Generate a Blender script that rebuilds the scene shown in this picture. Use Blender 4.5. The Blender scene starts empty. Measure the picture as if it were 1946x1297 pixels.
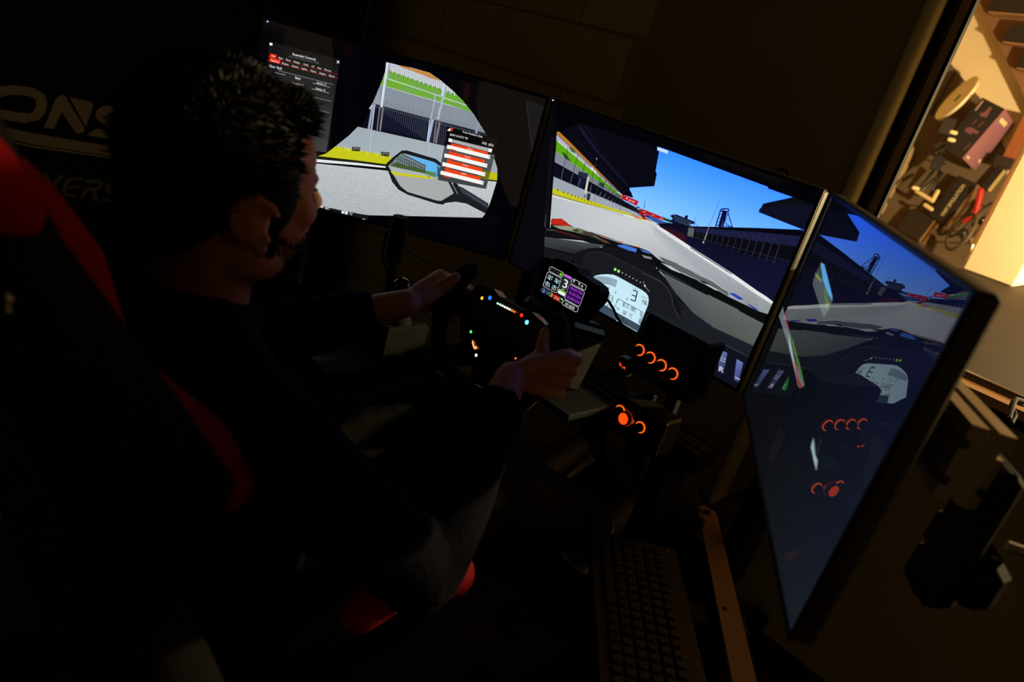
import bpy, bmesh, math, random
import numpy as np
from mathutils import Vector, Matrix, Quaternion, geometry

random.seed(7)
scene = bpy.context.scene
C = scene.collection

# ------------------------------------------------------------------ camera
F_PX = 1371.61                      # focal length in photo pixels (1946 wide)
CAM = np.array([0.7767, -1.1555, 1.2591])
RC = np.array([[0.65854587, 0.70751805, 0.25638945],     # image right
               [0.43925949, -0.084761, -0.89435266],     # image down
               [-0.61103882, 0.70159375, -0.36660302]])  # view direction
cd = bpy.data.cameras.new('camera'); cam = bpy.data.objects.new('camera', cd); C.objects.link(cam)
cd.sensor_width = 36.0; cd.lens = F_PX / 1946.0 * 36.0; cd.clip_start = 0.02; cd.clip_end = 60
m = Matrix(((RC[0][0], -RC[1][0], -RC[2][0], CAM[0]),
            (RC[0][1], -RC[1][1], -RC[2][1], CAM[1]),
            (RC[0][2], -RC[1][2], -RC[2][2], CAM[2]), (0, 0, 0, 1)))
cam.matrix_world = m
cd.dof.use_dof = True; cd.dof.focus_distance = 1.45; cd.dof.aperture_fstop = 4.0
scene.camera = cam

# ------------------------------------------------------------------ world, lights, exposure
w = bpy.data.worlds.new('night'); scene.world = w; w.use_nodes = True
w.node_tree.nodes['Background'].inputs[0].default_value = (0, 0, 0, 1)
scene.view_settings.view_transform = 'Standard'
scene.view_settings.look = 'None'
scene.view_settings.exposure = 0.0
scene.view_settings.gamma = 1.0
scene.view_settings.use_curve_mapping = False

def lamp(name, kind, loc, power, col, size=0.1, target=None, spot=None):
    d = bpy.data.lights.new(name, kind); d.energy = power; d.color = col
    if kind == 'AREA': d.shape = 'DISK'; d.size = size
    else: d.shadow_soft_size = size
    if spot: d.spot_size = spot; d.spot_blend = 0.6
    o = bpy.data.objects.new(name, d); o.location = loc; C.objects.link(o)
    if target is not None:
        o.rotation_euler = (Vector(target) - Vector(loc)).to_track_quat('-Z', 'Y').to_euler()
    return o
WARM = (1.0, 0.76, 0.38)
lamp('workshop_lamp_offscreen', 'POINT', (1.5, 3.2, 1.44), 560, WARM, 0.05)

# ------------------------------------------------------------------ helpers: pixels, colour, materials
def ray(px, py):
    return RC[0] * ((px - 973.0) / F_PX) + RC[1] * ((py - 648.5) / F_PX) + RC[2]
def at_t(px, py, t): return CAM + ray(px, py) * t
def at_axis(px, py, ax, val):
    r = ray(px, py); return CAM + r * ((val - CAM[ax]) / r[ax])
def at_plane(px, py, P, N):
    r = ray(px, py); return CAM + r * (np.dot(np.array(P) - CAM, N) / np.dot(r, N))
def lin(c):
    o = []
    for v in c:
        v = v / 255.0
        o.append(v / 12.92 if v <= 0.04045 else ((v + 0.055) / 1.055) ** 2.4)
    return tuple(o)
def nrm(v):
    v = np.array(v, float); return v / np.linalg.norm(v)

MATS = {}
def mat(name, col, rough=0.6, metal=0.0, noise=0.0, scale=30.0, bump=0.0, emit=None, estr=1.0, spec=0.5, coat=0.0, col2=None, bscale=None):
    """procedural principled material; col in sRGB 0..255; col2 = second colour mixed in by noise"""
    if name in MATS: return MATS[name]
    m = bpy.data.materials.new(name); m.use_nodes = True; nt = m.node_tree; b = nt.nodes['Principled BSDF']
    L = lin(col)
    b.inputs['Roughness'].default_value = rough; b.inputs['Metallic'].default_value = metal
    b.inputs['Specular IOR Level'].default_value = spec
    b.inputs['Coat Weight'].default_value = coat
    tc = nt.nodes.new('ShaderNodeTexCoord'); n = nt.nodes.new('ShaderNodeTexNoise')
    n.inputs['Scale'].default_value = scale; n.inputs['Detail'].default_value = 5
    nt.links.new(tc.outputs['Object'], n.inputs['Vector'])
    mx = nt.nodes.new('ShaderNodeMix'); mx.data_type = 'RGBA'
    c2 = lin(col2) if col2 else tuple(min(1, v * (1 + noise)) for v in L)
    c1 = L if col2 else tuple(v * (1 - noise) for v in L)
    mx.inputs['A'].default_value = (*c1, 1); mx.inputs['B'].default_value = (*c2, 1)
    nt.links.new(n.outputs['Fac'], mx.inputs['Factor'])
    nt.links.new(mx.outputs['Result'], b.inputs['Base Color'])
    if bump:
        n2 = nt.nodes.new('ShaderNodeTexNoise'); n2.inputs['Scale'].default_value = bscale or scale * 2; n2.inputs['Detail'].default_value = 6
        nt.links.new(tc.outputs['Object'], n2.inputs['Vector'])
        bp = nt.nodes.new('ShaderNodeBump'); bp.inputs['Strength'].default_value = bump; bp.inputs['Distance'].default_value = 0.01
        nt.links.new(n2.outputs['Fac'], bp.inputs['Height']); nt.links.new(bp.outputs['Normal'], b.inputs['Normal'])
    if emit:
        b.inputs['Emission Color'].default_value = (*lin(emit), 1); b.inputs['Emission Strength'].default_value = estr
    MATS[name] = m
    return m

def screen_material(name, rough=0.04):
    """lit display behind glass: colour attribute gives the picture, its alpha the grain"""
    m = bpy.data.materials.new(name); m.use_nodes = True; nt = m.node_tree; b = nt.nodes['Principled BSDF']
    b.inputs['Base Color'].default_value = (0.002, 0.002, 0.002, 1); b.inputs['Roughness'].default_value = rough
    b.inputs['IOR'].default_value = 1.5
    a = nt.nodes.new('ShaderNodeAttribute'); a.attribute_name = 'Col'
    tc = nt.nodes.new('ShaderNodeTexCoord'); n = nt.nodes.new('ShaderNodeTexNoise')
    n.inputs['Scale'].default_value = 420; n.inputs['Detail'].default_value = 2
    nt.links.new(tc.outputs['Object'], n.inputs['Vector'])
    s = nt.nodes.new('ShaderNodeMath'); s.operation = 'SUBTRACT'; s.inputs[1].default_value = 0.5
    nt.links.new(n.outputs['Fac'], s.inputs[0])
    k = nt.nodes.new('ShaderNodeMath'); k.operation = 'MULTIPLY_ADD'; k.inputs[2].default_value = 1.0
    nt.links.new(s.outputs[0], k.inputs[0]); nt.links.new(a.outputs['Alpha'], k.inputs[1])
    v = nt.nodes.new('ShaderNodeVectorMath'); v.operation = 'SCALE'
    nt.links.new(a.outputs['Color'], v.inputs[0]); nt.links.new(k.outputs[0], v.inputs['Scale'])
    nt.links.new(v.outputs[0], b.inputs['Emission Color']); b.inputs['Emission Strength'].default_value = 1.0
    return m
SCREEN = screen_material('lit_display_glass', 0.03)
SCREEN_R = screen_material('side_display_glass', 0.012)

# ------------------------------------------------------------------ helpers: objects and mesh building
def thing(name, label, cat, loc=(0, 0, 0), group=None):
    o = bpy.data.objects.new(name, None); o.location = [float(v) for v in loc]; o.empty_display_size = 0.05; C.objects.link(o)
    o['label'] = label; o['category'] = cat
    if group: o['group'] = group
    return o
def tag(o, label, cat, group=None):
    o['label'] = label; o['category'] = cat
    if group: o['group'] = group
    return o
def adopt(o, p):
    # meshes are authored in world coordinates: undo only a root's own location
    o.parent = p
    if p.parent is None: o.matrix_parent_inverse = Matrix.Translation(-p.location)

class MB:
    """collects geometry in world coordinates"""
    def __init__(s): s.bm = bmesh.new()
    def _grid(s, rows, closed=True, cap=True):
        vs = [[s.bm.verts.new(tuple(map(float, p))) for p in r] for r in rows]
        n = len(vs[0])
        for i in range(len(vs) - 1):
            for j in range(n if closed else n - 1):
                try: s.bm.faces.new((vs[i][j], vs[i][(j + 1) % n], vs[i + 1][(j + 1) % n], vs[i + 1][j]))
                except ValueError: pass
        if cap and closed:
            try: s.bm.faces.new(list(reversed(vs[0]))); s.bm.faces.new(vs[-1])
            except ValueError: pass
        return s
    def box(s, c, size, ax=None, bev=0.0):
        c = np.array(c, float); A = np.eye(3) if ax is None else np.array(ax, float)
        h = np.array(size, float) / 2
        if bev > 0:
            b = min(bev, min(h) * 0.9); rows = []
            for (z, i) in ((-h[2], b), (-h[2] + b, 0), (h[2] - b, 0), (h[2], b)):
                x, y = h[0] - i, h[1] - i; k = b * 0.9
                pts = [(x, -y + k), (x, y - k), (x - k, y), (-x + k, y), (-x, y - k), (-x, -y + k), (-x + k, -y), (x - k, -y)]
                rows.append([c + A[0] * p + A[1] * q + A[2] * z for p, q in pts])
            return s._grid(rows)
        rows = [[c + A[0] * h[0] * a + A[1] * h[1] * b2 + A[2] * h[2] * z for a, b2 in ((-1, -1), (1, -1), (1, 1), (-1, 1))] for z in (-1, 1)]
        return s._grid(rows)
    def tube(s, pts, r, seg=12, cap=True, flat=1.0, up=None):
        pts = [np.array(p, float) for p in pts]; n = len(pts)
        rs = [r] * n if np.isscalar(r) else list(r)
        rows = []; prev = None
        for i in range(n):
            d = nrm(pts[min(i + 1, n - 1)] - pts[max(i - 1, 0)])
            if prev is None:
                a = np.array(up, float) if up is not None else (np.array([0, 0, 1.]) if abs(d[2]) < 0.9 else np.array([1., 0, 0]))
            else: a = prev
            u = nrm(a - d * np.dot(a, d)); prev = u; v = np.cross(d, u)
            rows.append([pts[i] + u * rs[i] * flat * math.cos(2 * math.pi * k / seg) + v * rs[i] * math.sin(2 * math.pi * k / seg) for k in range(seg)])
        return s._grid(rows, True, cap)
    def capsule(s, pts, r, seg=10, flat=1.0, up=None):
        """tube with rounded ends"""
        pts = [np.array(p, float) for p in pts]; n = len(pts); rs = [r] * n if np.isscalar(r) else list(r)
        d0 = nrm(pts[0] - pts[1]); d1 = nrm(pts[-1] - pts[-2])
        P = []; R = []
        for f in (0.98, 0.8, 0.45): P.append(pts[0] + d0 * rs[0] * f); R.append(rs[0] * math.sqrt(1 - f * f))
        P += pts; R += rs
        for f in (0.45, 0.8, 0.98): P.append(pts[-1] + d1 * rs[-1] * f); R.append(rs[-1] * math.sqrt(1 - f * f))
        return s.tube(P, R, seg, True, flat, up)
    def ellipsoid(s, c, r, ax=None, n=16, mm=10):
        A = np.eye(3) if ax is None else np.array(ax, float); c = np.array(c, float); rows = []
        for i in range(mm + 1):
            th = math.pi * min(max(i / mm, 0.004), 0.996)
            rows.append([c + A[0] * r[0] * math.sin(th) * math.cos(2 * math.pi * k / n) + A[1] * r[1] * math.sin(th) * math.sin(2 * math.pi * k / n) - A[2] * r[2] * math.cos(th) for k in range(n)])
        return s._grid(rows)
    def lathe(s, c, axis, prof, seg=24, cap=True, closed_profile=False):
        """prof: (radius, height along axis)"""
        c = np.array(c, float); ax = nrm(axis); a = np.array([0, 0, 1.]) if abs(ax[2]) < 0.9 else np.array([1., 0, 0])
        u = nrm(np.cross(a, ax)); v = np.cross(ax, u)
        pr = list(prof) + ([prof[0]] if closed_profile else [])
        rows = [[c + ax * h + (u * math.cos(2 * math.pi * k / seg) + v * math.sin(2 * math.pi * k / seg)) * max(r, 1e-5) for k in range(seg)] for r, h in pr]
        return s._grid(rows, True, cap and not closed_profile)
    def torus(s, c, axis, R, r, seg=28, sec=10, a0=0, a1=360, ex=None):
        c = np.array(c, float); ax = nrm(axis)
        a = np.array(ex, float) if ex is not None else (np.array([0, 0, 1.]) if abs(ax[2]) < 0.9 else np.array([1., 0, 0]))
        u = nrm(a - ax * np.dot(a, ax)); v = np.cross(ax, u); rows = []
        full = abs(a1 - a0) >= 360
        for i in range(seg + (0 if full else 1)):
            t = math.radians(a0 + (a1 - a0) * i / seg); d = u * math.cos(t) + v * math.sin(t)
            rows.append([c + d * (R + r * math.cos(2 * math.pi * k / sec)) + ax * r * math.sin(2 * math.pi * k / sec) for k in range(sec)])
        if full: rows.append(rows[0])
        return s._grid(rows, True, not full)
    def prism(s, pts, vec):
        """polygon of 3d points extruded along vec"""
        v = np.array(vec, float)
        return s._grid([[np.array(p, float) for p in pts], [np.array(p, float) + v for p in pts]])
    def build(s, name, material, parent=None, smooth=False, loc=None, keep_doubles=False):
        if not keep_doubles: bmesh.ops.remove_doubles(s.bm, verts=s.bm.verts, dist=1e-6)
        bmesh.ops.recalc_face_normals(s.bm, faces=s.bm.faces)
        me = bpy.data.meshes.new(name)
        o = bpy.data.objects.new(name, me); C.objects.link(o)
        if parent is None:
            if loc is None:
                co = np.array([v.co for v in s.bm.verts]); lo, hi = co.min(0), co.max(0)
                loc = ((lo[0] + hi[0]) / 2, (lo[1] + hi[1]) / 2, lo[2])
            bmesh.ops.translate(s.bm, vec=-Vector([float(x) for x in loc]), verts=s.bm.verts); o.location = [float(x) for x in loc]
        s.bm.to_mesh(me); s.bm.free()
        me.materials.append(material)
        if smooth:
            for p in me.polygons: p.use_smooth = True
            try: me.set_sharp_from_angle(angle=math.radians(40))
            except Exception: pass
        if parent is not None: adopt(o, parent)
        return o
def part(name, material, parent, smooth=False, **k):
    mb = MB()
    for f, args in k.items(): getattr(mb, f)(*args)
    return mb.build(name, material, parent, smooth)
def struct(o): o['kind'] = 'structure'; return o

# ------------------------------------------------------------------ helper: flat pictures (displays, print) drawn on a plane
def text_mesh(s):
    cu = bpy.data.curves.new('txt', 'FONT'); cu.body = s
    o = bpy.data.objects.new('txt', cu); C.objects.link(o)
    dg = bpy.context.evaluated_depsgraph_get(); me = bpy.data.meshes.new_from_object(o.evaluated_get(dg))
    V = np.array([v.co[:2] for v in me.vertices]); Fs = [list(p.vertices) for p in me.polygons]
    bpy.data.objects.remove(o); bpy.data.curves.remove(cu); bpy.data.meshes.remove(me)
    return V, Fs
TXT = {}
class Art:
    """polygons given in photo pixels, laid on a real plane P,N (N towards the viewer)"""
    def __init__(s, P, N): s.P = np.array(P, float); s.N = nrm(N); s.v = []; s.f = []; s.c = []; s.k = 0; s.corner = None
    def up(s, n=1): s.k += n
    def pt(s, q): return at_plane(q[0], q[1], s.P + s.N * (0.0006 + s.k * 2.5e-5), s.N)
    def poly(s, pts, col, grain=0.0):
        cols = col if isinstance(col, list) else [col] * len(pts)
        if s.corner is not None:                       # keep the picture inside its frame
            P = [(np.array(p, float), np.array(c, float)) for p, c in zip(pts, cols)]
            for i in range(4):
                a, b = np.array(s.corner[i]), np.array(s.corner[(i + 1) % 4]); e = b - a
                sd = lambda q: e[0] * (q[1] - a[1]) - e[1] * (q[0] - a[0])
                out = []
                for j in range(len(P)):
                    p, q = P[j - 1], P[j]; dp, dq = sd(p[0]), sd(q[0])
                    if (dp >= 0) != (dq >= 0):
                        t = dp / (dp - dq); out.append((p[0] + (q[0] - p[0]) * t, p[1] + (q[1] - p[1]) * t))
                    if dq >= 0: out.append(q)
                P = out
                if len(P) < 3: return
            pts = [p for p, c in P]; cols = [tuple(c) for p, c in P]
        i = len(s.v)
        s.v += [s.pt(p) for p in pts]; s.f.append(list(range(i, i + len(pts)))); s.c.append([(*lin(c), grain) for c in cols])
    def grid(s, a, b, c, d, ca, cb, cc, cdd, n=6, grain=0.0):
        """bilinear quad a(top left) b(top right) c(bottom right) d(bottom left) with colours"""
        f = lambda p, q, t: tuple(np.array(p, float) * (1 - t) + np.array(q, float) * t)
        for i in range(n):
            for j in range(n):
                P = []; K = []
                for (x, y) in ((i, j), (i + 1, j), (i + 1, j + 1), (i, j + 1)):
                    x /= n; y /= n
                    P.append(f(f(a, b, x), f(d, c, x), y)); K.append(f(f(ca, cb, x), f(cdd, cc, x), y))
                s.poly(P, K, grain)
    def line(s, p, q, wd, col, grain=0.0):
        p = np.array(p, float); q = np.array(q, float); d = nrm(q - p); n = np.array([-d[1], d[0]]) * wd / 2
        s.poly([p + n, q + n, q - n, p - n], col, grain)
    def path(s, pts, wd, col):
        for a, b in zip(pts[:-1], pts[1:]): s.line(a, b, wd, col)
    def dot(s, p, r, col, r2=None, n=14):
        r2 = r2 or r
        s.poly([(p[0] + r * math.cos(2 * math.pi * k / n), p[1] + r2 * math.sin(2 * math.pi * k / n)) for k in range(n)], col)
    def text(s, body, bl, wv, hv, col):
        """fit the word between bl and bl+wv (baseline) with cap height vector hv"""
        if body not in TXT: TXT[body] = text_mesh(body)
        V, Fs = TXT[body]; lo = V.min(0); hi = V.max(0); k = len(s.v)
        caps = max(hi[1] - max(lo[1], 0.0), 1e-3)
        for x, y in V:
            a = (x - lo[0]) / (hi[0] - lo[0]); b = y / caps
            s.v.append(s.pt((bl[0] + wv[0] * a + hv[0] * b, bl[1] + wv[1] * a + hv[1] * b)))
        for f in Fs: s.f.append([k + i for i in f]); s.c.append([(*lin(col), 0.0)] * len(f))
    SEG = {'0': 'abcdef', '1': 'bc', '2': 'abged', '3': 'abgcd', '4': 'fgbc', '5': 'afgcd', '6': 'afgedc', '7': 'abc', '8': 'abcdefg', '9': 'abcdfg',
           'A': 'abcefg', 'B': 'cdefgab', 'S': 'afgcd', 'C': 'adef', 'T': 'aef', 'F': 'aefg', 'W': 'bcdef', 'L': 'def', '-': 'g', ' ': '', 'E': 'adefg'}
    def lcd(s, body, bl, wv, hv, col, wd=0.8, gap=0.3):
        n = len(body); wv = np.array(wv, float); hv = np.array(hv, float); cw = wv / (n + (n - 1) * gap)
        for i, ch in enumerate(body):
            o = np.array(bl, float) + cw * i * (1 + gap)
            P = {'bl': o, 'br': o + cw, 'ml': o + hv / 2, 'mr': o + cw + hv / 2, 'tl': o + hv, 'tr': o + cw + hv}
            S = {'a': ('tl', 'tr'), 'b': ('tr', 'mr'), 'c': ('mr', 'br'), 'd': ('bl', 'br'), 'e': ('ml', 'bl'), 'f': ('tl', 'ml'), 'g': ('ml', 'mr')}
            for g in Art.SEG.get(ch, ''): s.line(P[S[g][0]], P[S[g][1]], wd, col)
    def build(s, name, material, parent):
        me = bpy.data.meshes.new(name); me.from_pydata([tuple(map(float, p)) for p in s.v], [], s.f)
        ca = me.color_attributes.new('Col', 'FLOAT_COLOR', 'CORNER'); k = 0
        flat = []
        for cs in s.c:
            for c in cs: flat += list(c)
        ca.data.foreach_set('color', flat)
        o = bpy.data.objects.new(name, me); C.objects.link(o); me.materials.append(material)
        # all faces look towards the viewer
        bm = bmesh.new(); bm.from_mesh(me); N = Vector(s.N)
        bad = []
        for f in bm.faces:
            f.normal_update()
            if f.normal.dot(N) < 0: bad.append(f)
        bmesh.ops.reverse_faces(bm, faces=bad); bm.to_mesh(me); bm.free()
        if parent is not None: adopt(o, parent)
        return o
def crop(x0, y0, s): return lambda *p: [(x0 + a / s, y0 + b / s) for a, b in p]

# common materials
BLACKP = mat('black_plastic', (20, 20, 21), 0.5, spec=0.3, noise=0.15, scale=80)
MATTE = mat('matte_black_plastic', (16, 16, 17), 0.8, spec=0.2, noise=0.2, scale=120, bump=0.05)
RUBBER = mat('black_rubber', (18, 18, 19), 0.85, spec=0.2, noise=0.2, scale=200, bump=0.1)
STEEL = mat('dark_steel', (70, 70, 72), 0.35, 1.0, noise=0.1)
ALU = mat('anodised_aluminium', (186, 178, 168), 0.42, 0.85, noise=0.05, scale=60)
BLKALU = mat('black_anodised_profile', (34, 33, 33), 0.38, 0.7, noise=0.1, scale=50)

# ================================================================== the setting
WY = 0.65           # front face of the wall behind the monitors
PAINT = mat('painted_block', (190, 176, 142), 0.9, noise=0.08, scale=14, bump=0.3, bscale=70)
PLAST = mat('plain_plaster', (150, 138, 118), 0.9, noise=0.06, scale=9, bump=0.12)
JOINT = mat('block_joint', (166, 152, 122), 0.95, noise=0.15, scale=40, bump=0.3)
FLOORM = mat('dark_carpet', (44, 44, 46), 0.95, noise=0.3, scale=180, bump=0.3)
CEILM = mat('pale_ceiling', (190, 184, 172), 0.9, noise=0.1)
DARKW = mat('painted_side_wall', (150, 140, 120), 0.9, noise=0.08)
CREAM = mat('cream_wall', (238, 216, 172), 0.85, noise=0.04, scale=6, bump=0.08)
WX0, WX1, WZ0, WZ1 = 0.17, 2.1, 0.853, 1.665       # opening to the workshop; its unseen top is lowered to shade the driver
mb = MB()
mb.box((-1.43, WY + 0.055, 1.4), (3.04, 0.07, 2.8))
mb.box(((WX0 + WX1) / 2, WY + 0.055, WZ0 / 2 - 0.01), (WX1 - WX0, 0.07, WZ0 - 0.02))
mb.box(((WX0 + WX1) / 2, WY + 0.055, (WZ1 + 2.8) / 2), (WX1 - WX0 + 0.12, 0.07, 2.8 - WZ1))
mb.box((2.35, WY + 0.055, 1.4), (0.5, 0.07, 2.8))
wall = struct(mb.build('wall_back', JOINT, loc=(0, 0, 0)))
# painted blocks, one by one, proud of the joints
BLK = None; rows = 14; bh = 0.196; bl = 0.45
for r in range(rows):
    for k in range(6):
        x0 = -2.92 + k * bl + (bl / 2 if r % 2 else 0)
        x1 = min(x0 + bl, -0.62); 
        if x1 - x0 < 0.05: continue
        full = abs(x1 - x0 - bl) < 1e-6
        if full and BLK is not None:
            o = bpy.data.objects.new('block', BLK); C.objects.link(o)
        else:
            b = MB().box((0, 0, 0), (x1 - x0 - 0.006, 0.02, bh - 0.006), bev=0.003)
            o = b.build('block', PAINT, loc=(0, 0, 0))
            if full: BLK = o.data
        o.parent = wall
        o.location = ((x0 + x1) / 2 + random.uniform(-.002, .002), WY + 0.0125 + random.uniform(-.0015, .0015), bh * (r + 0.5))
# smooth plastered stretch up to the pipe
part('plaster_panel', PLAST, wall, box=((-0.235, WY + 0.012, 1.4), (0.77, 0.024, 2.8)))
part('plaster_panel', PLAST, wall, box=((1.37, WY + 0.008, 0.414), (2.46, 0.024, 0.826)))
# pipe on the wall, dark strip, window frame
pp = at_axis(1702, 180, 1, WY - 0.03)
PIPE = mat('cream_pipe_paint', (226, 210, 165), 0.5, noise=0.05, scale=20)
pipe = MB().tube([(pp[0], WY - 0.03, 0.0), (pp[0], WY - 0.03, 2.8)], 0.0215, 20).build('wall_pipe', PIPE, smooth=True)
tag(pipe, 'cream painted vertical pipe on the wall beside the bright window', 'pipe')
wf = struct(bpy.data.objects.new('window_1', None)); C.objects.link(wf); wf.location = (WX0, WY, WZ0)
FRAME = mat('varnished_frame', (190, 150, 96), 0.45, noise=0.2, scale=25)
DFR = mat('dark_frame', (20, 18, 17), 0.8, spec=0.2)
fx = at_axis(1757, 195, 1, WY)[0]
part('window_jamb', DFR, wf, box=((fx - 0.043, WY + 0.03, 1.26), (0.060, 0.12, 0.82)))
part('window_frame', FRAME, wf, box=((fx - 0.003, WY + 0.002, 1.26), (0.019, 0.03, 0.82)))
part('window_stop', DFR, wf, box=((fx + 0.0105, WY - 0.004, 1.26), (0.008, 0.018, 0.82)))
part('window_sill', FRAME, wf, box=((1.13, WY - 0.005, WZ0 - 0.008), (1.94, 0.06, 0.02)))
part('window_sill_lip', DFR, wf, box=((1.13, WY - 0.012, WZ0 - 0.028), (1.94, 0.05, 0.02)))
part('window_track', STEEL, wf, box=((1.13, WY + 0.06, WZ0 + 0.006), (1.94, 0.02, 0.012)))
part('unseen_window_head', FRAME, wf, box=((1.13, WY + 0.01, WZ1 - 0.02), (1.94, 0.07, 0.04)))  # out of view, set low to keep lamp light off the driver
part('window_frame', FRAME, wf, box=((WX1 - 0.02, WY + 0.01, 1.24), (0.04, 0.07, 0.79)))
# the rest of the sim room
struct(MB().box((-0.2, -0.9, -0.02), (5.8, 3.3, 0.04)).build('floor', FLOORM))
struct(MB().box((-0.2, -0.9, 2.82), (5.8, 3.3, 0.04)).build('ceiling', CEILM))
struct(MB().box((-2.98, -0.9, 1.4), (0.06, 3.1, 2.8)).build('wall_left', DARKW))
struct(MB().box((2.63, -0.9, 1.4), (0.06, 3.1, 2.8)).build('wall_right', DARKW))
struct(MB().box((-0.2, -2.52, 1.4), (5.7, 0.06, 2.8)).build('wall_front', DARKW))
# the workshop beyond the window
struct(MB().box((-3.2, 0.78, 1.6), (0.5, 0.06, 3.2)).build('wall_workshop_front', DARKW))
BROWN = mat('brown_stair_paint', (132, 92, 62), 0.8, noise=0.1, scale=12)
struct(MB().box((0.2, 3.35, -0.02), (7.2, 5.2, 0.04)).build('floor_workshop', mat('workshop_concrete', (96, 82, 66), 0.8, noise=0.15)))
struct(MB().box((0.2, 3.35, 3.22), (7.2, 5.2, 0.04)).build('ceiling_workshop', mat('workshop_ceiling', (150, 120, 84), 0.9)))
struct(MB().box((0.2, 5.93, 1.6), (7.2, 0.06, 3.2)).build('wall_workshop_back', CREAM))
struct(MB().box((-3.37, 3.35, 1.6), (0.06, 5.1, 3.2)).build('wall_workshop_left', CREAM))
struct(MB().box((3.77, 3.35, 1.6), (0.06, 5.1, 3.2)).build('wall_workshop_right', CREAM))

# ================================================================== monitors
W, H, GAP = 0.613, 0.3655, 0.00925
AR, AL = 0.980756, 0.760663
ZC = 1.0
LEDM = mat('blue_power_led', (30, 30, 60), emit=(120, 150, 255), estr=6)
FRM = mat('satin_black_bezel', (10, 10, 11), 0.5, noise=0.1, spec=0.3)
HOUS = mat('black_monitor_shell', (40, 36, 33), 0.5, spec=0.4, noise=0.15, scale=150, bump=0.05)
def monitor(label, c, d, n, led_px):
    """c centre of the glass, d to the viewer's right, n towards the viewer"""
    c = np.array(c, float); d = np.array(d, float); n = np.array(n, float); z = np.array([0, 0, 1.])
    t = thing('monitor', label, 'monitor', c - z * H / 2, 'monitors of the triple screen')
    ax = (d, n, z)
    part('housing', HOUS, t, box=(c - n * 0.0115, (W, 0.021, H), ax, 0.004))
    part('rear_cover', HOUS, t, box=(c - n * 0.045, (0.40, 0.046, 0.25), ax, 0.018))
    part('mount_plate', STEEL, t, box=(c - n * 0.0725, (0.12, 0.006, 0.12), ax))
    bz = 0.006; mb = MB()
    for s in (-1, 1):
        mb.box(c + d * s * (W / 2 - bz / 2), (bz, 0.0045, H), ax, 0.0012)
        mb.box(c + z * s * (H / 2 - bz / 2), (W - 2 * bz, 0.0045, bz), ax, 0.0012)
    mb.build('bezel', FRM, t)
    if led_px:
        p = at_plane(led_px[0], led_px[1], c + n * 0.002, n)
        part('power_led', LEDM, t, True, ellipsoid=(p, (0.0016, 0.0016, 0.0012), None, 10, 6))
    a = Art(c, n); corners = [c + d * sx * (W / 2 - bz) + z * sz * (H / 2 - bz) for sx, sz in ((-1, 1), (1, 1), (1, -1), (-1, -1))]
    a.corner = [proj(p) for p in corners]
    return t, a
def proj(p):
    q = RC @ (np.array(p, float) - CAM); return (973 + F_PX * q[0] / q[2], 648.5 + F_PX * q[1] / q[2])
dm = (1, 0, 0); nm = (0, -1, 0)
dr = (math.cos(AR), -math.sin(AR), 0); nr = (-math.sin(AR), -math.cos(AR), 0)
dl = (math.cos(AL), math.sin(AL), 0); nl = (math.sin(AL), -math.cos(AL), 0)
cR = np.array([W / 2 + GAP, 0, ZC]) + np.array(dr) * W / 2
cL = np.array([-W / 2 - GAP, 0, ZC]) - np.array(dl) * W / 2
mon_m, am = monitor('black monitor showing the race track ahead above a white instrument cluster', (0, 0, ZC), dm, nm, (1051, 190.5))
mon_r, ar_ = monitor('dim black monitor mirroring the track screen beside it, below the bright window', cR, dr, nr, (1567, 371))
mon_l, al_ = monitor('black monitor showing a wing mirror, green grandstand and controls menu', cL, dl, nl, (508.5, 41))

# ------------------------------------------------------------------ picture of the monitor with the wing mirror
a = al_; TL, TR, BR, BL = a.corner
A = crop(480, 30, 3.1638); E_ = crop(490, 70, 5.638); Fp = crop(720, 220, 5.896); G = crop(700, 110, 6.827)
K0 = (3, 3, 7)
a.poly([TL, TR, BR, BL], K0); a.up()
a.poly(G((150, 0), (1000, 100), (1600, 1000), (-100, 640)), (238, 243, 248)); a.up()
a.poly(G((400, 90), (520, 120), (800, 195), (900, 250), (930, 300), (800, 262), (600, 180), (420, 120)), (236, 160, 40))
a.poly(G((170, 170), (270, 172), (940, 415), (1300, 560), (1400, 735), (900, 560), (240, 375), (90, 340)), (126, 205, 20)); a.up()
for k in range(26):                      # seat backs standing up from the green band
    x = 270 + k * 58; y = 172 + k * 20.5
    a.poly(G((x, y - 10), (x + 30, y), (x + 24, y + 34), (x - 4, y + 24)), (112, 190, 18))
a.poly(G((0, 320), (240, 380), (900, 575), (1400, 725), (1560, 985), (900, 815), (60, 590), (-60, 560)), (160, 170, 180)); a.up()
a.poly(G((60, 590), (900, 815), (1560, 985), (1560, 1300), (980, 1142), (0, 925), (-80, 900)), (10, 11, 24)); a.up()
a.line(G((90, 625))[0], G((1480, 1005))[0], 1.0, (88, 84, 92))
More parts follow.
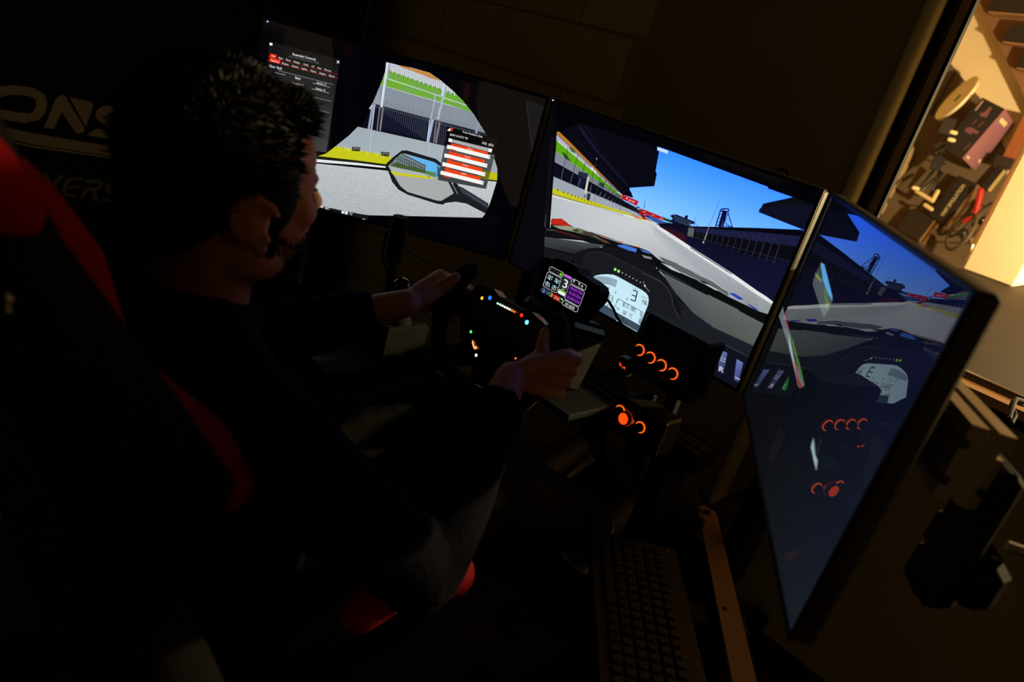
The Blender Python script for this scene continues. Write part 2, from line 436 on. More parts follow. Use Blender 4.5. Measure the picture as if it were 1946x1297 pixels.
# mesh fence
for k in range(66):
    x = 150 + k * 24
    a.line(G((x, 40))[0], G((x - 92 + k * 0.4, 620 + k * 16))[0], 0.75, (84, 92, 106))
    a.line(G((x - 92 + k * 0.4, 620 + k * 16))[0], G((x - 150, 930 + k * 15))[0], 0.7, (34, 38, 66))
for k in range(36):
    y = 60 + k * 25
    a.line(G((150, y - 40))[0], G((1560, y + 400 - k * 2))[0], 0.75, (84, 92, 106) if k < 21 else (34, 38, 66))
a.up()
a.line(G((250, 270))[0], G((940, 500))[0], 1.6, (205, 215, 225)); a.line(G((980, 520))[0], G((1290, 622))[0], 1.6, (205, 215, 225))
for (x0, y0, x1, y1, wd, c) in ((250, 60, 170, 640, 4.5, (214, 220, 236)), (285, 70, 245, 260, 2.5, (160, 168, 190)), (60, 600, 5, 930, 4.5, (150, 162, 190)),
        (85, 600, 40, 935, 2.2, (196, 204, 220)), (150, 640, 112, 940, 2.4, (120, 112, 120)), (190, 640, 152, 945, 3.4, (128, 120, 128)),
        (1010, 350, 900, 800, 4.5, (170, 182, 204)), (990, 350, 950, 500, 3.0, (220, 226, 240)), (870, 480, 812, 800, 2.6, (170, 178, 196)),
        (835, 800, 770, 1100, 5.2, (165, 180, 210)), (800, 800, 762, 1090, 1.6, (214, 220, 236)), (885, 820, 845, 1105, 2.2, (120, 112, 120)), (925, 830, 875, 1105, 4, (128, 118, 124)),
        (1430, 820, 1395, 1000, 4.6, (140, 150, 168)), (1400, 1000, 1378, 1120, 4, (90, 96, 112))):
    a.line(G((x0, y0))[0], G((x1, y1))[0], wd, c)
a.up()
# grey wall, grass, kerb, asphalt
a.grid(G((-700, 770))[0], G((1000, 1145))[0], G((1000, 1420))[0], G((-700, 1130))[0], (158, 170, 178), (165, 175, 182), (172, 182, 190), (160, 172, 180), 3)
a.poly([(700, 300)] + A((1400, 840), (1480, 860), (1480, 960), (1120, 900)), (160, 168, 176)); a.up()
a.line(A((715, 680))[0], A((705, 815))[0], 0.7, (205, 215, 222)); a.line(A((1065, 760))[0], A((1055, 830))[0], 0.7, (205, 215, 222))
a.poly(A((380, 780), (500, 785), (830, 845), (830, 900), (430, 850), (380, 845)), (198, 200, 28), 0.8)
a.poly(A((1100, 880), (1480, 950), (1475, 992), (1100, 940)), (196, 190, 20), 0.5)
a.poly([(500, 270)] + A((390, 835), (390, 848)) + [(500, 297)], (186, 190, 26), 0.5); a.up()
for k in range(40):
    x = 505 + k * 8 + random.uniform(-3, 3); y = 786 + (x - 505) * 0.186
    a.line(A((x, y - random.uniform(0, 8)))[0], A((x + random.uniform(-3, 3), y + 16))[0], 0.8, random.choice([(226, 222, 90), (170, 178, 20), (214, 206, 30)]))
a.poly(A((380, 842), (640, 872), (800, 893), (800, 905), (640, 884), (380, 856)), (30, 32, 20))
a.line(A((1120, 935))[0], A((1475, 998))[0], 1.3, (28, 32, 16))
a.up()
a.grid([495, 300], A((1480, 1000))[0], A((1480, 1240))[0], [480, 400], (184, 190, 195), (198, 203, 206), (182, 188, 191), (168, 174, 178), 4, 0.9); a.up()
a.poly(A((380, 862), (640, 886), (800, 906), (800, 916), (640, 900), (380, 880)), (228, 232, 234))
for (x, y) in ((598, 788), (774, 818)):
    a.poly(A((x, y), (x + 50, y + 4), (x + 46, y + 28), (x - 2, y + 24)), (34, 34, 36)); a.up(); a.poly(A((x + 6, y + 5), (x + 44, y + 8), (x + 41, y + 23), (x + 4, y + 19)), (110, 112, 104)); a.poly(A((x + 12, y + 13), (x + 38, y + 15), (x + 36, y + 28), (x + 11, y + 25)), (22, 22, 24))
a.up()
# wing mirror
a.poly(Fp((75, 545), (165, 460), (255, 392), (310, 388), (640, 485), (700, 535), (745, 610), (880, 870), (720, 998), (640, 985), (320, 885), (220, 830), (150, 745)), (26, 27, 32)); a.up()
a.poly(Fp((820, 700), (880, 770), (1228, 985), (1210, 1105), (980, 985), (860, 965), (700, 985), (850, 880)), (28, 30, 36)); a.up()
a.poly(Fp((895, 790), (1228, 1002), (1222, 1040), (930, 860)), (58, 64, 76))
a.poly(Fp((260, 425), (300, 428), (620, 520), (690, 570), (840, 870), (700, 955), (650, 952), (320, 855), (240, 790), (105, 565)), (168, 172, 172), 0.2); a.up()
a.poly(Fp((290, 440), (430, 470), (620, 520), (680, 565), (700, 620), (690, 700), (520, 650), (420, 560), (320, 500)), (96, 180, 236)); a.up()
a.poly(Fp((250, 425), (300, 440), (525, 560), (525, 650), (230, 590), (120, 560), (190, 475)), (122, 138, 140)); a.up()
a.poly(Fp((118, 562), (190, 520), (320, 560), (525, 610), (520, 650), (230, 585)), (70, 96, 50))
for k in range(13):
    x = 215 + k * 25; a.line(Fp((x, 452 + k * 9))[0], Fp((x - 8, 575 + k * 6))[0], 1.1, (16, 22, 40))
a.line(Fp((255, 432))[0], Fp((528, 562))[0], 1.3, (18, 24, 44)); a.line(Fp((232, 455))[0], Fp((520, 600))[0], 0.8, (20, 26, 46)); a.line(Fp((200, 480))[0], Fp((520, 630))[0], 0.8, (20, 26, 46))
a.poly(Fp((525, 615), (640, 640), (640, 690), (520, 660)), (88, 130, 84)); a.line(Fp((530, 622))[0], Fp((630, 645))[0], 0.8, (50, 80, 60))
a.poly(Fp((655, 560), (700, 590), (735, 690), (680, 690), (650, 680)), (52, 92, 140))
a.poly(Fp((120, 570), (230, 600), (520, 650), (620, 690), (140, 625)), (176, 180, 178)); a.up()
a.poly(Fp((130, 625), (250, 645), (540, 680), (630, 700), (560, 708), (160, 662)), (206, 204, 20))
a.poly(Fp((548, 682), (575, 684), (572, 698), (546, 696)), (24, 24, 24)); a.poly(Fp((660, 660), (735, 690), (730, 712), (680, 702)), (22, 26, 34))
a.line(Fp((800, 725))[0], Fp((885, 880))[0], 1.2, (150, 155, 160)); a.up()
# car interior around the side window
win = G((232, 55), (300, 72), (420, 100), (560, 128), (800, 195), (930, 285), (1090, 420), (1230, 560), (1370, 735), (1525, 985)) + A((1450, 850), (1472, 920), (1470, 990))
low = A((1470, 990), (1430, 1120), (1400, 1190), (1380, 1215), (960, 1205), (700, 1200), (600, 1185)) + [(592, 403)]
lef = G((232, 55), (218, 180), (160, 340), (60, 580)) + A((640, 660), (580, 720), (480, 800), (440, 830), (390, 845)) + [(497, 290)]
mid_r = (TR[0] * 0.5 + BR[0] * 0.5, TR[1] * 0.5 + BR[1] * 0.5)
a.poly([TL] + [TR, mid_r] + list(reversed(win)) + lef[1:] , K0)
a.poly([mid_r, BR] + [(600, BL[1] + (BR[1] - BL[1]) * (600 - BL[0]) / (BR[0] - BL[0]))] + [(592, 401)] + list(reversed(low[:-1])), K0); a.up()
# door pillar sheen at the right
a.poly(A((1645, 505), (1765, 545), (1745, 760), (1600, 1290), (1590, 1260), (1690, 860)), (17, 18, 25)); a.up()
a.line(A((1647, 520))[0], A((1685, 855))[0], 0.8, (52, 54, 66)); a.line(A((1765, 555))[0], A((1740, 700))[0], 1.4, (3, 3, 5))
# force feedback window
a.grid(Fp((765, 120))[0], Fp((1335, 260))[0], Fp((1300, 440))[0], Fp((735, 335))[0], (8, 8, 10), (10, 10, 12), (12, 12, 14), (10, 10, 12), 1)
a.grid(Fp((735, 335))[0], Fp((1300, 440))[0], Fp((1200, 822))[0], Fp((660, 720))[0], (78, 82, 84), (84, 88, 90), (66, 70, 70), (60, 62, 62), 2); a.up()
a.poly(Fp((1150, 610), (1250, 625), (1225, 720), (1110, 690)), (110, 112, 16)); a.poly(Fp((740, 585), (1190, 700), (1180, 720), (735, 600)), (86, 92, 40))
a.poly(Fp((765, 165), (800, 135), (806, 160), (790, 176)), (240, 240, 240)); a.poly(Fp((800, 140), (838, 140), (820, 172), (796, 172)), (230, 66, 40)); a.up()
a.text('Force Feedback Gain', Fp((938, 190))[0], (220 / 5.896, 58 / 5.896), (1, -3.6), (235, 235, 235))
a.text('BMW Z4 GT3 *30', Fp((795, 222))[0], (198 / 5.896, 46 / 5.896), (1, -4.0), (240, 240, 240))
a.text('FFB  (82)', Fp((1155, 318))[0], (126 / 5.896, 28 / 5.896), (1, -4.2), (235, 235, 235))
a.poly(Fp((785, 255), (1265, 372), (1255, 412), (780, 290)), (168, 172, 176)); a.up()
a.poly(Fp((785, 252), (822, 262), (815, 300), (778, 288)), (246, 246, 246)); a.poly(Fp((1232, 366), (1270, 374), (1262, 414), (1226, 404)), (246, 246, 246))
OR = (240, 66, 22)
for (x, y, wd, word) in ((810, 308, 415, 'Slips'), (788, 398, 398, 'Road'), (768, 492, 396, 'Kerbs'), (745, 588, 394, 'ABS')):
    a.poly(Fp((x, y), (x + wd, y + 100), (x + wd - 6, y + 146), (x - 8, y + 38)), OR); a.up()
    a.text(word, Fp((x + wd * 0.44, y + 66))[0], (56 / 5.896, 14 / 5.896), (0.8, -3.4), (250, 210, 190))
for (x, y) in ((768, 325), (738, 422), (715, 519), (695, 615)):
    wd = 480; h = 42
    a.poly(Fp((x, y), (x + wd, y + 120), (x + wd - 8, y + 120 + h), (x - 8, y + h)), (248, 246, 242)); a.up()
    a.poly(Fp((x + wd - 22, y + 128), (x + wd - 14, y + 130), (x + wd - 17, y + 144), (x + wd - 25, y + 142)), (150, 150, 150))
for (x, y) in ((795, 370), (772, 470), (750, 570), (730, 672)): a.poly(Fp((x, y), (x + 70, y + 17), (x + 67, y + 25), (x - 2, y + 12)), OR)
a.text('Save', Fp((888, 792))[0], (46 / 5.896, 11 / 5.896), (0.7, -3), (226, 228, 228))
# race HUD at the bottom edge
a.poly(A((340, 1140), (440, 1150), (540, 1172), (535, 1212), (340, 1172)), (24, 24, 28)); a.poly(A((540, 1170), (700, 1204), (690, 1230), (535, 1200)), (22, 22, 26)); a.up()
a.poly(A((386, 1140), (424, 1145), (420, 1180), (384, 1172)), (226, 226, 226)); a.poly(A((536, 1172), (574, 1178), (568, 1212), (532, 1205)), (226, 226, 226)); a.up()
a.text('4', A((398, 1166))[0], (12 / 3.164, 3 / 3.164), (0.8, -6), (20, 20, 20)); a.text('5', A((546, 1198))[0], (12 / 3.164, 3 / 3.164), (0.8, -6), (20, 20, 20))
a.text('VALT', A((432, 1163))[0], (30 / 3.164, 6 / 3.164), (0.7, -4.4), (245, 245, 245)); a.text('TT', A((580, 1198))[0], (20 / 3.164, 5 / 3.164), (0.7, -4.4), (245, 245, 245))
a.line(A((432, 1186))[0], A((478, 1195))[0], 1.1, (90, 220, 40)); a.line(A((392, 1180))[0], A((430, 1186))[0], 1.1, (180, 90, 230)); a.line(A((480, 1195))[0], A((530, 1204))[0], 1.1, (140, 90, 190))
a.text('PIT', A((660, 1226))[0], (18 / 3.164, 4 / 3.164), (0.4, -2.2), (220, 220, 220))
# controls menu
a.grid(E_((120, 48))[0], E_((880, 245))[0], E_((735, 1240))[0], E_((30, 1140))[0], (17, 18, 20), (20, 20, 22), (62, 66, 68), (30, 32, 34), 6); a.up()
a.poly(E_((128, 62), (158, 69), (154, 97), (124, 88)), (238, 238, 238))
a.text('Extended Controls', E_((370, 196))[0], (250 / 5.638, 60 / 5.638), (0.8, -4.4), (245, 245, 245))
a.text('v2.3.6, CSP: 0.2.3-preview211 (3230)', E_((330, 214))[0], (322 / 5.638, 76 / 5.638), (0.5, -2.6), (120, 122, 124))
a.line(E_((848, 255))[0], E_((872, 285))[0], 1.1, (250, 250, 250)); a.line(E_((872, 258))[0], E_((846, 282))[0], 1.1, (250, 250, 250))
a.poly(E_((132, 178), (202, 194), (196, 232), (128, 216)), (242, 48, 22)); a.poly(E_((126, 222), (244, 250), (238, 290), (122, 262)), (242, 48, 22))
a.line(E_((105, 210))[0], E_((862, 405))[0], 0.8, (150, 20, 14)); a.line(E_((98, 255))[0], E_((856, 450))[0], 0.8, (170, 24, 16)); a.up()
SL = 0.262
for (s, x, wd) in (('Car', 147, 38), ('Apps', 215, 52), ('Race', 300, 50), ('Replay', 384, 66), ('Audio', 486, 56), ('UI', 576, 24), ('View', 634, 46), ('Mirrors', 712, 72)):
    a.text(s, E_((x, 212 + (x - 147) * SL))[0], (wd / 5.638, wd * SL / 5.638), (0.6, -3.6), (250, 225, 220) if s == 'Car' else (222, 222, 222))
for (s, x, wd) in (('Gearbox', 140, 86), ('Brakes', 258, 70), ('Assists', 362, 72), ('Lights', 466, 60), ('Wipers', 560, 66), ('Engine', 660, 68), ('Hybrid', 760, 60)):
    a.text(s, E_((x, 260 + (x - 140) * SL))[0], (wd / 5.638, wd * SL / 5.638), (0.6, -3.6), (250, 225, 220) if s == 'Gearbox' else (222, 222, 222))
a.text('Gear Shift', E_((122, 322))[0], (135 / 5.638, 35 / 5.638), (0.8, -4.8), (235, 235, 235))
for (x0, y0, x1, y1, k) in ((215, 360, 810, 512, 0), (300, 575, 785, 692, 1), (300, 700, 765, 815, 1)):
    a.poly(E_((x0, y0), (x1, y1), (x1 - 8, y1 + 62 + 50 * (1 - k)), (x0 - 8, y0 + 62 + 50 * (1 - k))), (34, 36, 38)); a.up(); a.line(E_((x0, y0))[0], E_((x1, y1))[0], 0.8, (140, 142, 144))
a.text('Space', E_((398, 442))[0], (60 / 5.638, 15 / 5.638), (0.6, -3.6), (240, 240, 240)); a.line(E_((398, 448))[0], E_((455, 462))[0], 0.8, (190, 190, 190))
a.text('Button 13', E_((632, 500))[0], (98 / 5.638, 22 / 5.638), (0.6, -3.6), (240, 240, 240)); a.line(E_((590, 496))[0], E_((772, 542))[0], 1.0, (160, 160, 160))
a.text('Button 14', E_((622, 562))[0], (98 / 5.638, 22 / 5.638), (0.6, -3.6), (240, 240, 240)); a.line(E_((580, 556))[0], E_((762, 603))[0], 1.0, (160, 160, 160))
a.text('Keypad (+/-)', E_((370, 500))[0], (115 / 5.638, 24 / 5.638), (0.6, -2.8), (200, 200, 200)); a.text('Activated', E_((180, 388))[0], (110 / 5.638, 26 / 5.638), (0.6, -2.8), (170, 170, 170))
a.build('screen_image', SCREEN, mon_l)

# ------------------------------------------------------------------ picture of the monitor with the track ahead
a = am; TL, TR, BR, BL = a.corner
T1 = crop(1030, 230, 6.487); T2 = crop(1020, 400, 6.95); T3 = crop(1180, 360, 6.485); T4 = crop(1220, 460, 5.896)
I_ = crop(1010, 480, 7.628); Kk = crop(1120, 600, 4.9875); T5 = crop(1280, 280, 5.897)
NAVY = (9, 9, 20)
a.poly([TL, TR, BR, BL], K0); a.up()
a.grid((1215, 262), (1560, 392), (1545, 470), (1165, 425), (44, 142, 400), (68, 150, 390), (100, 180, 340), (170, 226, 285), 8); a.up()
# road
a.poly(T1((100, 880)) + T3((300, 375), (445, 435)) + T4((1490, 690), (1440, 900)) + T4((300, 420)) + T2((900, 560), (110, 420)), 
       [(186, 192, 198), (206, 210, 214), (214, 218, 222), (150, 155, 162), (140, 146, 152), (165, 170, 176), (184, 190, 194), (182, 188, 194)], 0.12); a.up()
a.poly(T3((330, 395), (420, 470), (900, 800), (1400, 1140), (1686, 1330), (1686, 1500), (1100, 1100), (600, 760), (420, 560)), [(208, 212, 216), (176, 182, 188), (170, 176, 182), (160, 166, 172), (150, 156, 162), (138, 144, 150), (160, 166, 172), (180, 185, 190), (190, 195, 200)], 0.1); a.up()
a.poly(T3((430, 425), (470, 445), (900, 735), (1380, 1040), (1686, 1255)) + T4((1480, 668), (1462, 705)) + T3((1660, 1290), (1340, 1070), (880, 770), (450, 480)), (228, 232, 234)); a.up()
# grandstand at the left, rows running to the bend
def fan(y0, y1, far, col, grain=0.0): a.poly(T1((185 - (y0 - 130) * 0.09, y0), far[0], far[1], (185 - (y1 - 130) * 0.09, y1)), col, grain)
fan(130, 245, ((985, 905), (985, 925)), (206, 212, 220))
fan(150, 176, ((985, 908), (985, 912)), (60, 66, 84)); a.up()
fan(240, 372, ((985, 925), (980, 955)), (104, 178, 20))
fan(370, 505, ((990, 955), (1010, 985)), (140, 148, 158))
fan(500, 685, ((1010, 985), (1215, 1150)), (12, 12, 26))
a.poly(T1((1010, 985), (1185, 1080), (1240, 1190), (1215, 1170), (1000, 1000)), (26, 28, 40))
fan(680, 835, ((1215, 1150), (1260, 1205)), (158, 166, 176))
a.poly(T1((185, 128), (215, 135), (330, 245), (560, 480), (700, 610), (900, 820), (980, 905), (960, 905), (560, 520), (300, 275), (185, 160)), (196, 120, 30)); a.up()
fan(830, 880, ((1260, 1205), (1290, 1222)), (205, 200, 32), 0.3); fan(878, 905, ((1270, 1215), (1290, 1226)), (186, 182, 40), 0.3)
a.line(T1((118, 902))[0], T1((1000, 1165))[0], 0.9, (30, 32, 24)); a.line(T1((117, 922))[0], T1((1250, 1222))[0], 1.6, (236, 239, 240)); a.up()
for k in range(6):            # seat rows and shadows
    y = 386 + k * 19; a.line(T1((166 - k * 2, y))[0], T1((995, 958 + k * 4))[0], 0.7, (96, 102, 116))
for k in range(4):
    y = 262 + k * 28; a.line(T1((176 - k * 2, y))[0], T1((980, 928 + k * 6))[0], 0.7, (60, 120, 16))
for k in range(5):
    y = 150 + k * 18; a.line(T1((184, y))[0], T1((985, 908 + k * 3))[0], 0.6, (90, 98, 120))
a.poly(T1((240, 370), (310, 425), (360, 505), (280, 460)), (44, 70, 40)); a.poly(T1((330, 320), (380, 330), (420, 400), (360, 380)), (70, 110, 50)); a.poly(T1((450, 620), (570, 650), (545, 760), (470, 830), (440, 720)), (22, 26, 56))
a.poly(T1((720, 750), (770, 780), (760, 830), (700, 790)), (34, 40, 60))
a.up()
for (x0, y0, x1, y1) in ((320, 330, 235, 725), (445, 410, 345, 780), (540, 500, 440, 820), (640, 590, 590, 900), (720, 690, 640, 1000), (780, 740, 700, 950), (860, 800, 745, 960), (900, 860, 790, 985), (940, 890, 835, 1010),
        (960, 920, 870, 1030), (985, 950, 905, 1050), (1000, 960, 940, 1065), (1020, 985, 965, 1085), (190, 210, 150, 500)):
    a.line(T1((x0, y0))[0], T1((x1, y1))[0], 0.9, (34, 38, 54)); a.line(T1((x0 * .35 + x1 * .65, y0 * .35 + y1 * .65))[0], T1((x1, y1))[0], 0.9, (128, 130, 140))
a.poly(T1((560, 690), (585, 690), (548, 900), (520, 885)), (206, 204, 180)); a.poly(T1((560, 890), (600, 900), (585, 985), (550, 970)), (40, 48, 66)); a.poly(T1((515, 905), (550, 915), (545, 950), (512, 940)), (120, 126, 132)); a.poly(T1((612, 560), (675, 630), (660, 650), (600, 585)), (222, 222, 214)); a.poly(T1((930, 870), (985, 905), (985, 915), (920, 880)), (214, 214, 205))
for k in range(24):
    t = (k / 24) ** 0.8; a.dot(T1((195 + 900 * t, 853 + 335 * t))[0], 1.5 * (1 - t) + .4, (110, 112, 20), n=8)
a.line(T1((675, 465))[0], T1((650, 580))[0], 0.9, (96, 96, 104)); a.dot(T1((674, 464))[0], 1.3, (190, 190, 200)); a.line(T1((915, 745))[0], T1((900, 815))[0], 0.8, (90, 90, 100)); a.line(T1((963, 1080))[0], T1((955, 1120))[0], 0.6, (80, 84, 92))
# dark canopy of the stand against the sky
a.poly(T1((225, 125), (440, 30), (1250, 60), (1450, 300), (1440, 400), (1400, 620), (1415, 655), (1385, 805), (1080, 825), (1080, 850), (1105, 890), (1125, 950), (985, 905), (640, 560)), NAVY); a.up()
a.poly(T1((430, 45), (480, 70), (560, 180), (720, 400), (860, 560), (1075, 815), (1060, 815), (880, 620), (640, 350), (520, 190)), (22, 22, 46)); a.poly(T1((320, 150), (420, 210), (900, 740), (1000, 880), (960, 870), (560, 420)), (14, 13, 24))
for k in range(30):
    t = k / 30; a.dot(T1((520 + 500 * t ** 1.1, 42 + 680 * t))[0], 0.9 * (1 - 0.5 * t), (48, 46, 56), n=6)
# billboard and far red hoardings
a.poly(T1((985, 903), (1192, 990), (1165, 1048), (985, 962)), (196, 24, 34)); a.up()
a.text('airtel', T1((1062, 985))[0], (78 / 6.487, 30 / 6.487), (0.9, -4.6), (235, 200, 200)); a.path(T1((1036, 962), (1040, 944), (1054, 944), (1052, 962), (1040, 964)), 0.8, (235, 200, 200))
a.poly(T1((1165, 1045), (1215, 1075), (1225, 1130), (1190, 1110)), (34, 44, 60)); a.poly(T1((1175, 1080), (1205, 1075), (1215, 1090), (1180, 1095)), (190, 205, 215))
a.line(T1((1272, 965))[0], T1((1255, 1080))[0], 0.8, (40, 50, 80)); a.dot(T1((1265, 1055))[0], 0.9, (30, 40, 70))
a.poly(T3((225, 250), (260, 240), (520, 345), (525, 385), (300, 310), (235, 300)), (176, 24, 32)); a.poly(T3((215, 270), (300, 320), (300, 350), (450, 430), (440, 450), (270, 360)), (146, 16, 28))
a.poly(T3((300, 312), (420, 350), (540, 400), (620, 420), (610, 440), (450, 420), (300, 340)), (58, 84, 150)); a.poly(T3((110, 300), (240, 350), (280, 375), (180, 350)), (206, 100, 110)); a.up()
for (x, y) in ((265, 268), (375, 312), (480, 352)): a.line(T3((x, y))[0], T3((x + 40, y + 16))[0], 1.2, (222, 150, 150))
a.poly(T3((310, 318), (350, 330), (350, 345), (312, 335)), (16, 18, 40)); a.poly(T3((300, 368), (440, 420), (442, 452), (325, 402)), (216, 212, 186)); a.poly(T3((150, 350), (300, 372), (300, 386), (160, 362)), (204, 200, 40))
a.poly(T3((520, 345), (620, 380), (620, 415), (525, 380)), (20, 70, 44)); a.line(T3((520, 325))[0], T3((516, 350))[0], 0.7, (20, 60, 50)); a.line(T3((592, 352))[0], T3((588, 375))[0], 0.7, (20, 60, 50)); a.up()
# pit building, far roof, tower
a.poly(T3((440, 425), (600, 415), (860, 440), (880, 458), (1686, 478)) + T5((1450, 925), (1460, 1300)) + T4((1490, 640), (1480, 680)) + T3((1686, 1240), (1380, 1040), (900, 730)), [(12, 12, 30)] * 5 + [(12, 12, 30), (16, 18, 44)] + [(18, 20, 50)] * 2 + [(18, 20, 50)] * 3); a.up()
a.poly(T3((880, 456), (1686, 476)) + T5((1452, 925), (1425, 995)) + T3((1686, 525), (1100, 480), (900, 466)), (6, 6, 12))
a.poly(T3((920, 470), (1100, 484), (1686, 530)) + T5((1425, 1000), (1390, 1115)) + T3((1686, 640), (1300, 575), (920, 525)), (27, 29, 62)); a.up()
a.poly(T3((900, 530), (1300, 580), (1686, 645)) + T5((1390, 1120), (1340, 1290)) + T3((1686, 835), (1300, 720), (900, 585)), (10, 10, 18)); a.up()
for k in range(15):
    t = (k / 14) ** 1.35; x = 945 + 1010 * t; y0 = 530 + 165 * t; y1 = 592 + 330 * t
    a.line(T3((x, y0))[0], T3((x - 12 - 70 * t, y1))[0], 0.8 + 0.9 * t, (48, 46, 58)); a.line(T3((x, y0))[0], T3((x - 30 - 60 * t, y0 - 40 - 70 * t))[0], 0.5 + 0.6 * t, (44, 46, 78))
a.line(T3((900, 590))[0], T5((1340, 1290))[0], 0.9, (40, 42, 66)); a.poly(T3((450, 445), (560, 480), (800, 570), (795, 655), (640, 560)), (56, 14, 26)); a.poly(T3((460, 440), (800, 540), (800, 570), (560, 482)), (20, 20, 34))
for k in range(9): a.line(T3((600 + k * 22, 520 + k * 9))[0], T3((595 + k * 22, 560 + k * 11))[0], 0.7, (90, 24, 34))
a.poly(T3((830, 470), (905, 480), (890, 595), (815, 575)), (70, 76, 80)); a.up()
for k in range(4): a.line(T3((845 + k * 17, 480))[0], T3((832 + k * 17, 575))[0], 0.9, (120, 126, 118))
a.poly(T3((605, 325), (640, 312), (690, 312), (780, 350), (910, 400), (905, 425), (840, 430), (870, 450), (640, 420), (600, 390), (640, 365)), (16, 20, 46)); a.poly(T3((790, 325), (820, 318), (828, 345), (815, 368), (785, 352)), (16, 20, 50)); a.up()
for r in range(3):
    for k in range(13): a.dot(T3((655 + k * 17 + r * 6, 330 + k * 6.4 + r * 27))[0], 0.55, (150, 190, 225), n=6)
a.line(T3((910, 338))[0], T3((925, 425))[0], 0.7, (40, 60, 110)); a.path(T3((880, 430), (915, 422), (945, 450)), 0.8, (50, 70, 120)); a.path(T3((895, 440), (925, 432), (950, 458)), 0.6, (50, 70, 120))
for (p, q, wd) in (((1230, 250), (1165, 465), 2.2), ((1275, 260), (1215, 465), 6.0), ((1300, 270), (1250, 465), 3.2), ((1335, 255), (1260, 440), 1.4), ((1320, 290), (1375, 470), 1.8), ((1230, 250), (1290, 235), 2.6), ((1290, 235), (1337, 252), 2.2),
        ((1232, 270), (1330, 275), 2.2), ((1200, 350), (1300, 360), 1.0), ((1190, 400), (1280, 410), 1.0), ((1180, 440), (1370, 465), 1.6), ((1240, 330), (1290, 400), 1.0), ((1280, 410), (1360, 470), 1.4), ((1290, 380), (1340, 370), 0.8), ((1215, 300), (1300, 330), 1.0)):
    a.line(T3(p)[0], T3(q)[0], wd, (10, 12, 40))
a.up(); a.line(T3((1212, 140))[0], T3((1085, 460))[0], 0.8, (70, 90, 130)); a.line(T3((1085, 460))[0], T3((1020, 645))[0], 0.9, (150, 146, 140)); a.dot(T3((1017, 655))[0], 1.6, (190, 186, 176), 1.8)
a.line(T3((1060, 535))[0], T3((1030, 620))[0], 1.4, (206, 204, 196)); a.line(T3((900, 640))[0], T3((880, 710))[0], 1.4, (10, 10, 22))
a.path(T4((540, 62), (760, 205), (930, 312), (1010, 362)), 1.6, (20, 22, 38)); a.line(T4((935, 325))[0], T4((1015, 365))[0], 2.0, (160, 166, 170)); a.up()
# canopy at the right of the sky
a.poly(T5((1345, 558), (1005, 632), (980, 680), (968, 685), (952, 728), (1450, 925), (1500, 900), (1600, 640), (1500, 590)), (14, 15, 34)); a.up()
a.poly(T5((1345, 560), (1005, 634), (985, 680), (1260, 640), (1590, 660), (1500, 590)), (10, 14, 18)); a.up()
# windscreen header
hdr = [(1249.5, 278.3)] + T5((0, 55), (1060, 445), (1055, 462), (1345, 564), (1440, 600), (1590, 660))
a.poly([TL, TR, (TR[0] - 13, TR[1] + 31)] + list(reversed(hdr)) + T1((440, 25), (200, 125), (185, 135)) + [(TL[0] - 2, TL[1] + 60)], K0); a.up()
a.poly([(1249, 279), (1270, 286.5), (1268.5, 293), (1249, 286)], (170, 205, 240)); a.up()
a.text('OVERTIME', (1250, 284.8), (18.5, 6.8), (0.8, -4.6), (250, 252, 255))
# left pillar
a.poly([TL] + T1((185, 120), (100, 1250), (95, 1400)) + T2((100, 560)) + [(BL[0] + 30, BL[1] + 22), BL], (7, 7, 12)); a.up()
a.poly(T1((105, 200), (150, 200), (75, 1290), (20, 1290)), (15, 15, 21)); a.line(T1((50, 1160))[0], T1((30, 1297))[0], 1.2, (110, 112, 120)); a.line(T2((125, 90))[0], T2((108, 420))[0], 1.6, (46, 48, 54)); a.up()
# bonnet, dash top, cowl
a.poly(T2((110, 235), (180, 230), (200, 110), (330, 110), (420, 180), (520, 240), (900, 340), (1130, 430), (1350, 490), (1480, 540), (1600, 640), (1946, 850), (1946, 960)) + T4((1395, 830), (1380, 905), (1080, 755), (700, 580), (190, 300)) + T2((1500, 720), (1100, 560), (600, 400), (110, 360)), (14, 15, 18)); a.up()
a.poly(T2((182, 130), (240, 112), (335, 114), (380, 160), (465, 214), (330, 196), (196, 186)), (196, 38, 26)); a.poly(T2((205, 200), (400, 205), (560, 235), (620, 275), (560, 300), (300, 245)), (146, 152, 130)); a.poly(T2((430, 262), (560, 235), (680, 280), (860, 380), (980, 445), (900, 425), (740, 350), (560, 305)), (84, 96, 60)); a.up()
a.poly(T2((600, 285), (720, 285), (800, 330), (740, 345), (640, 330)), (66, 54, 52)); a.poly(T2((480, 255), (540, 250), (560, 280), (500, 280)), (40, 60, 30)); a.poly(T2((700, 280), (880, 330), (1140, 430), (1360, 492), (1120, 440), (860, 352)), (128, 132, 124)); a.poly(T2((780, 360), (900, 390), (980, 445), (860, 400)), (96, 60, 40))
a.line(T2((860, 335))[0], T2((940, 362))[0], 1.6, (210, 70, 50)); a.line(T2((1090, 410))[0], T2((1140, 430))[0], 1.8, (214, 74, 48)); a.line(T2((1230, 460))[0], T2((1360, 492))[0], 1.4, (206, 70, 46)); a.poly(T2((230, 250), (420, 300), (640, 380), (520, 360), (260, 290)), (66, 22, 24)); a.poly(T2((130, 248), (210, 255), (270, 275), (130, 262)), (70, 72, 76))
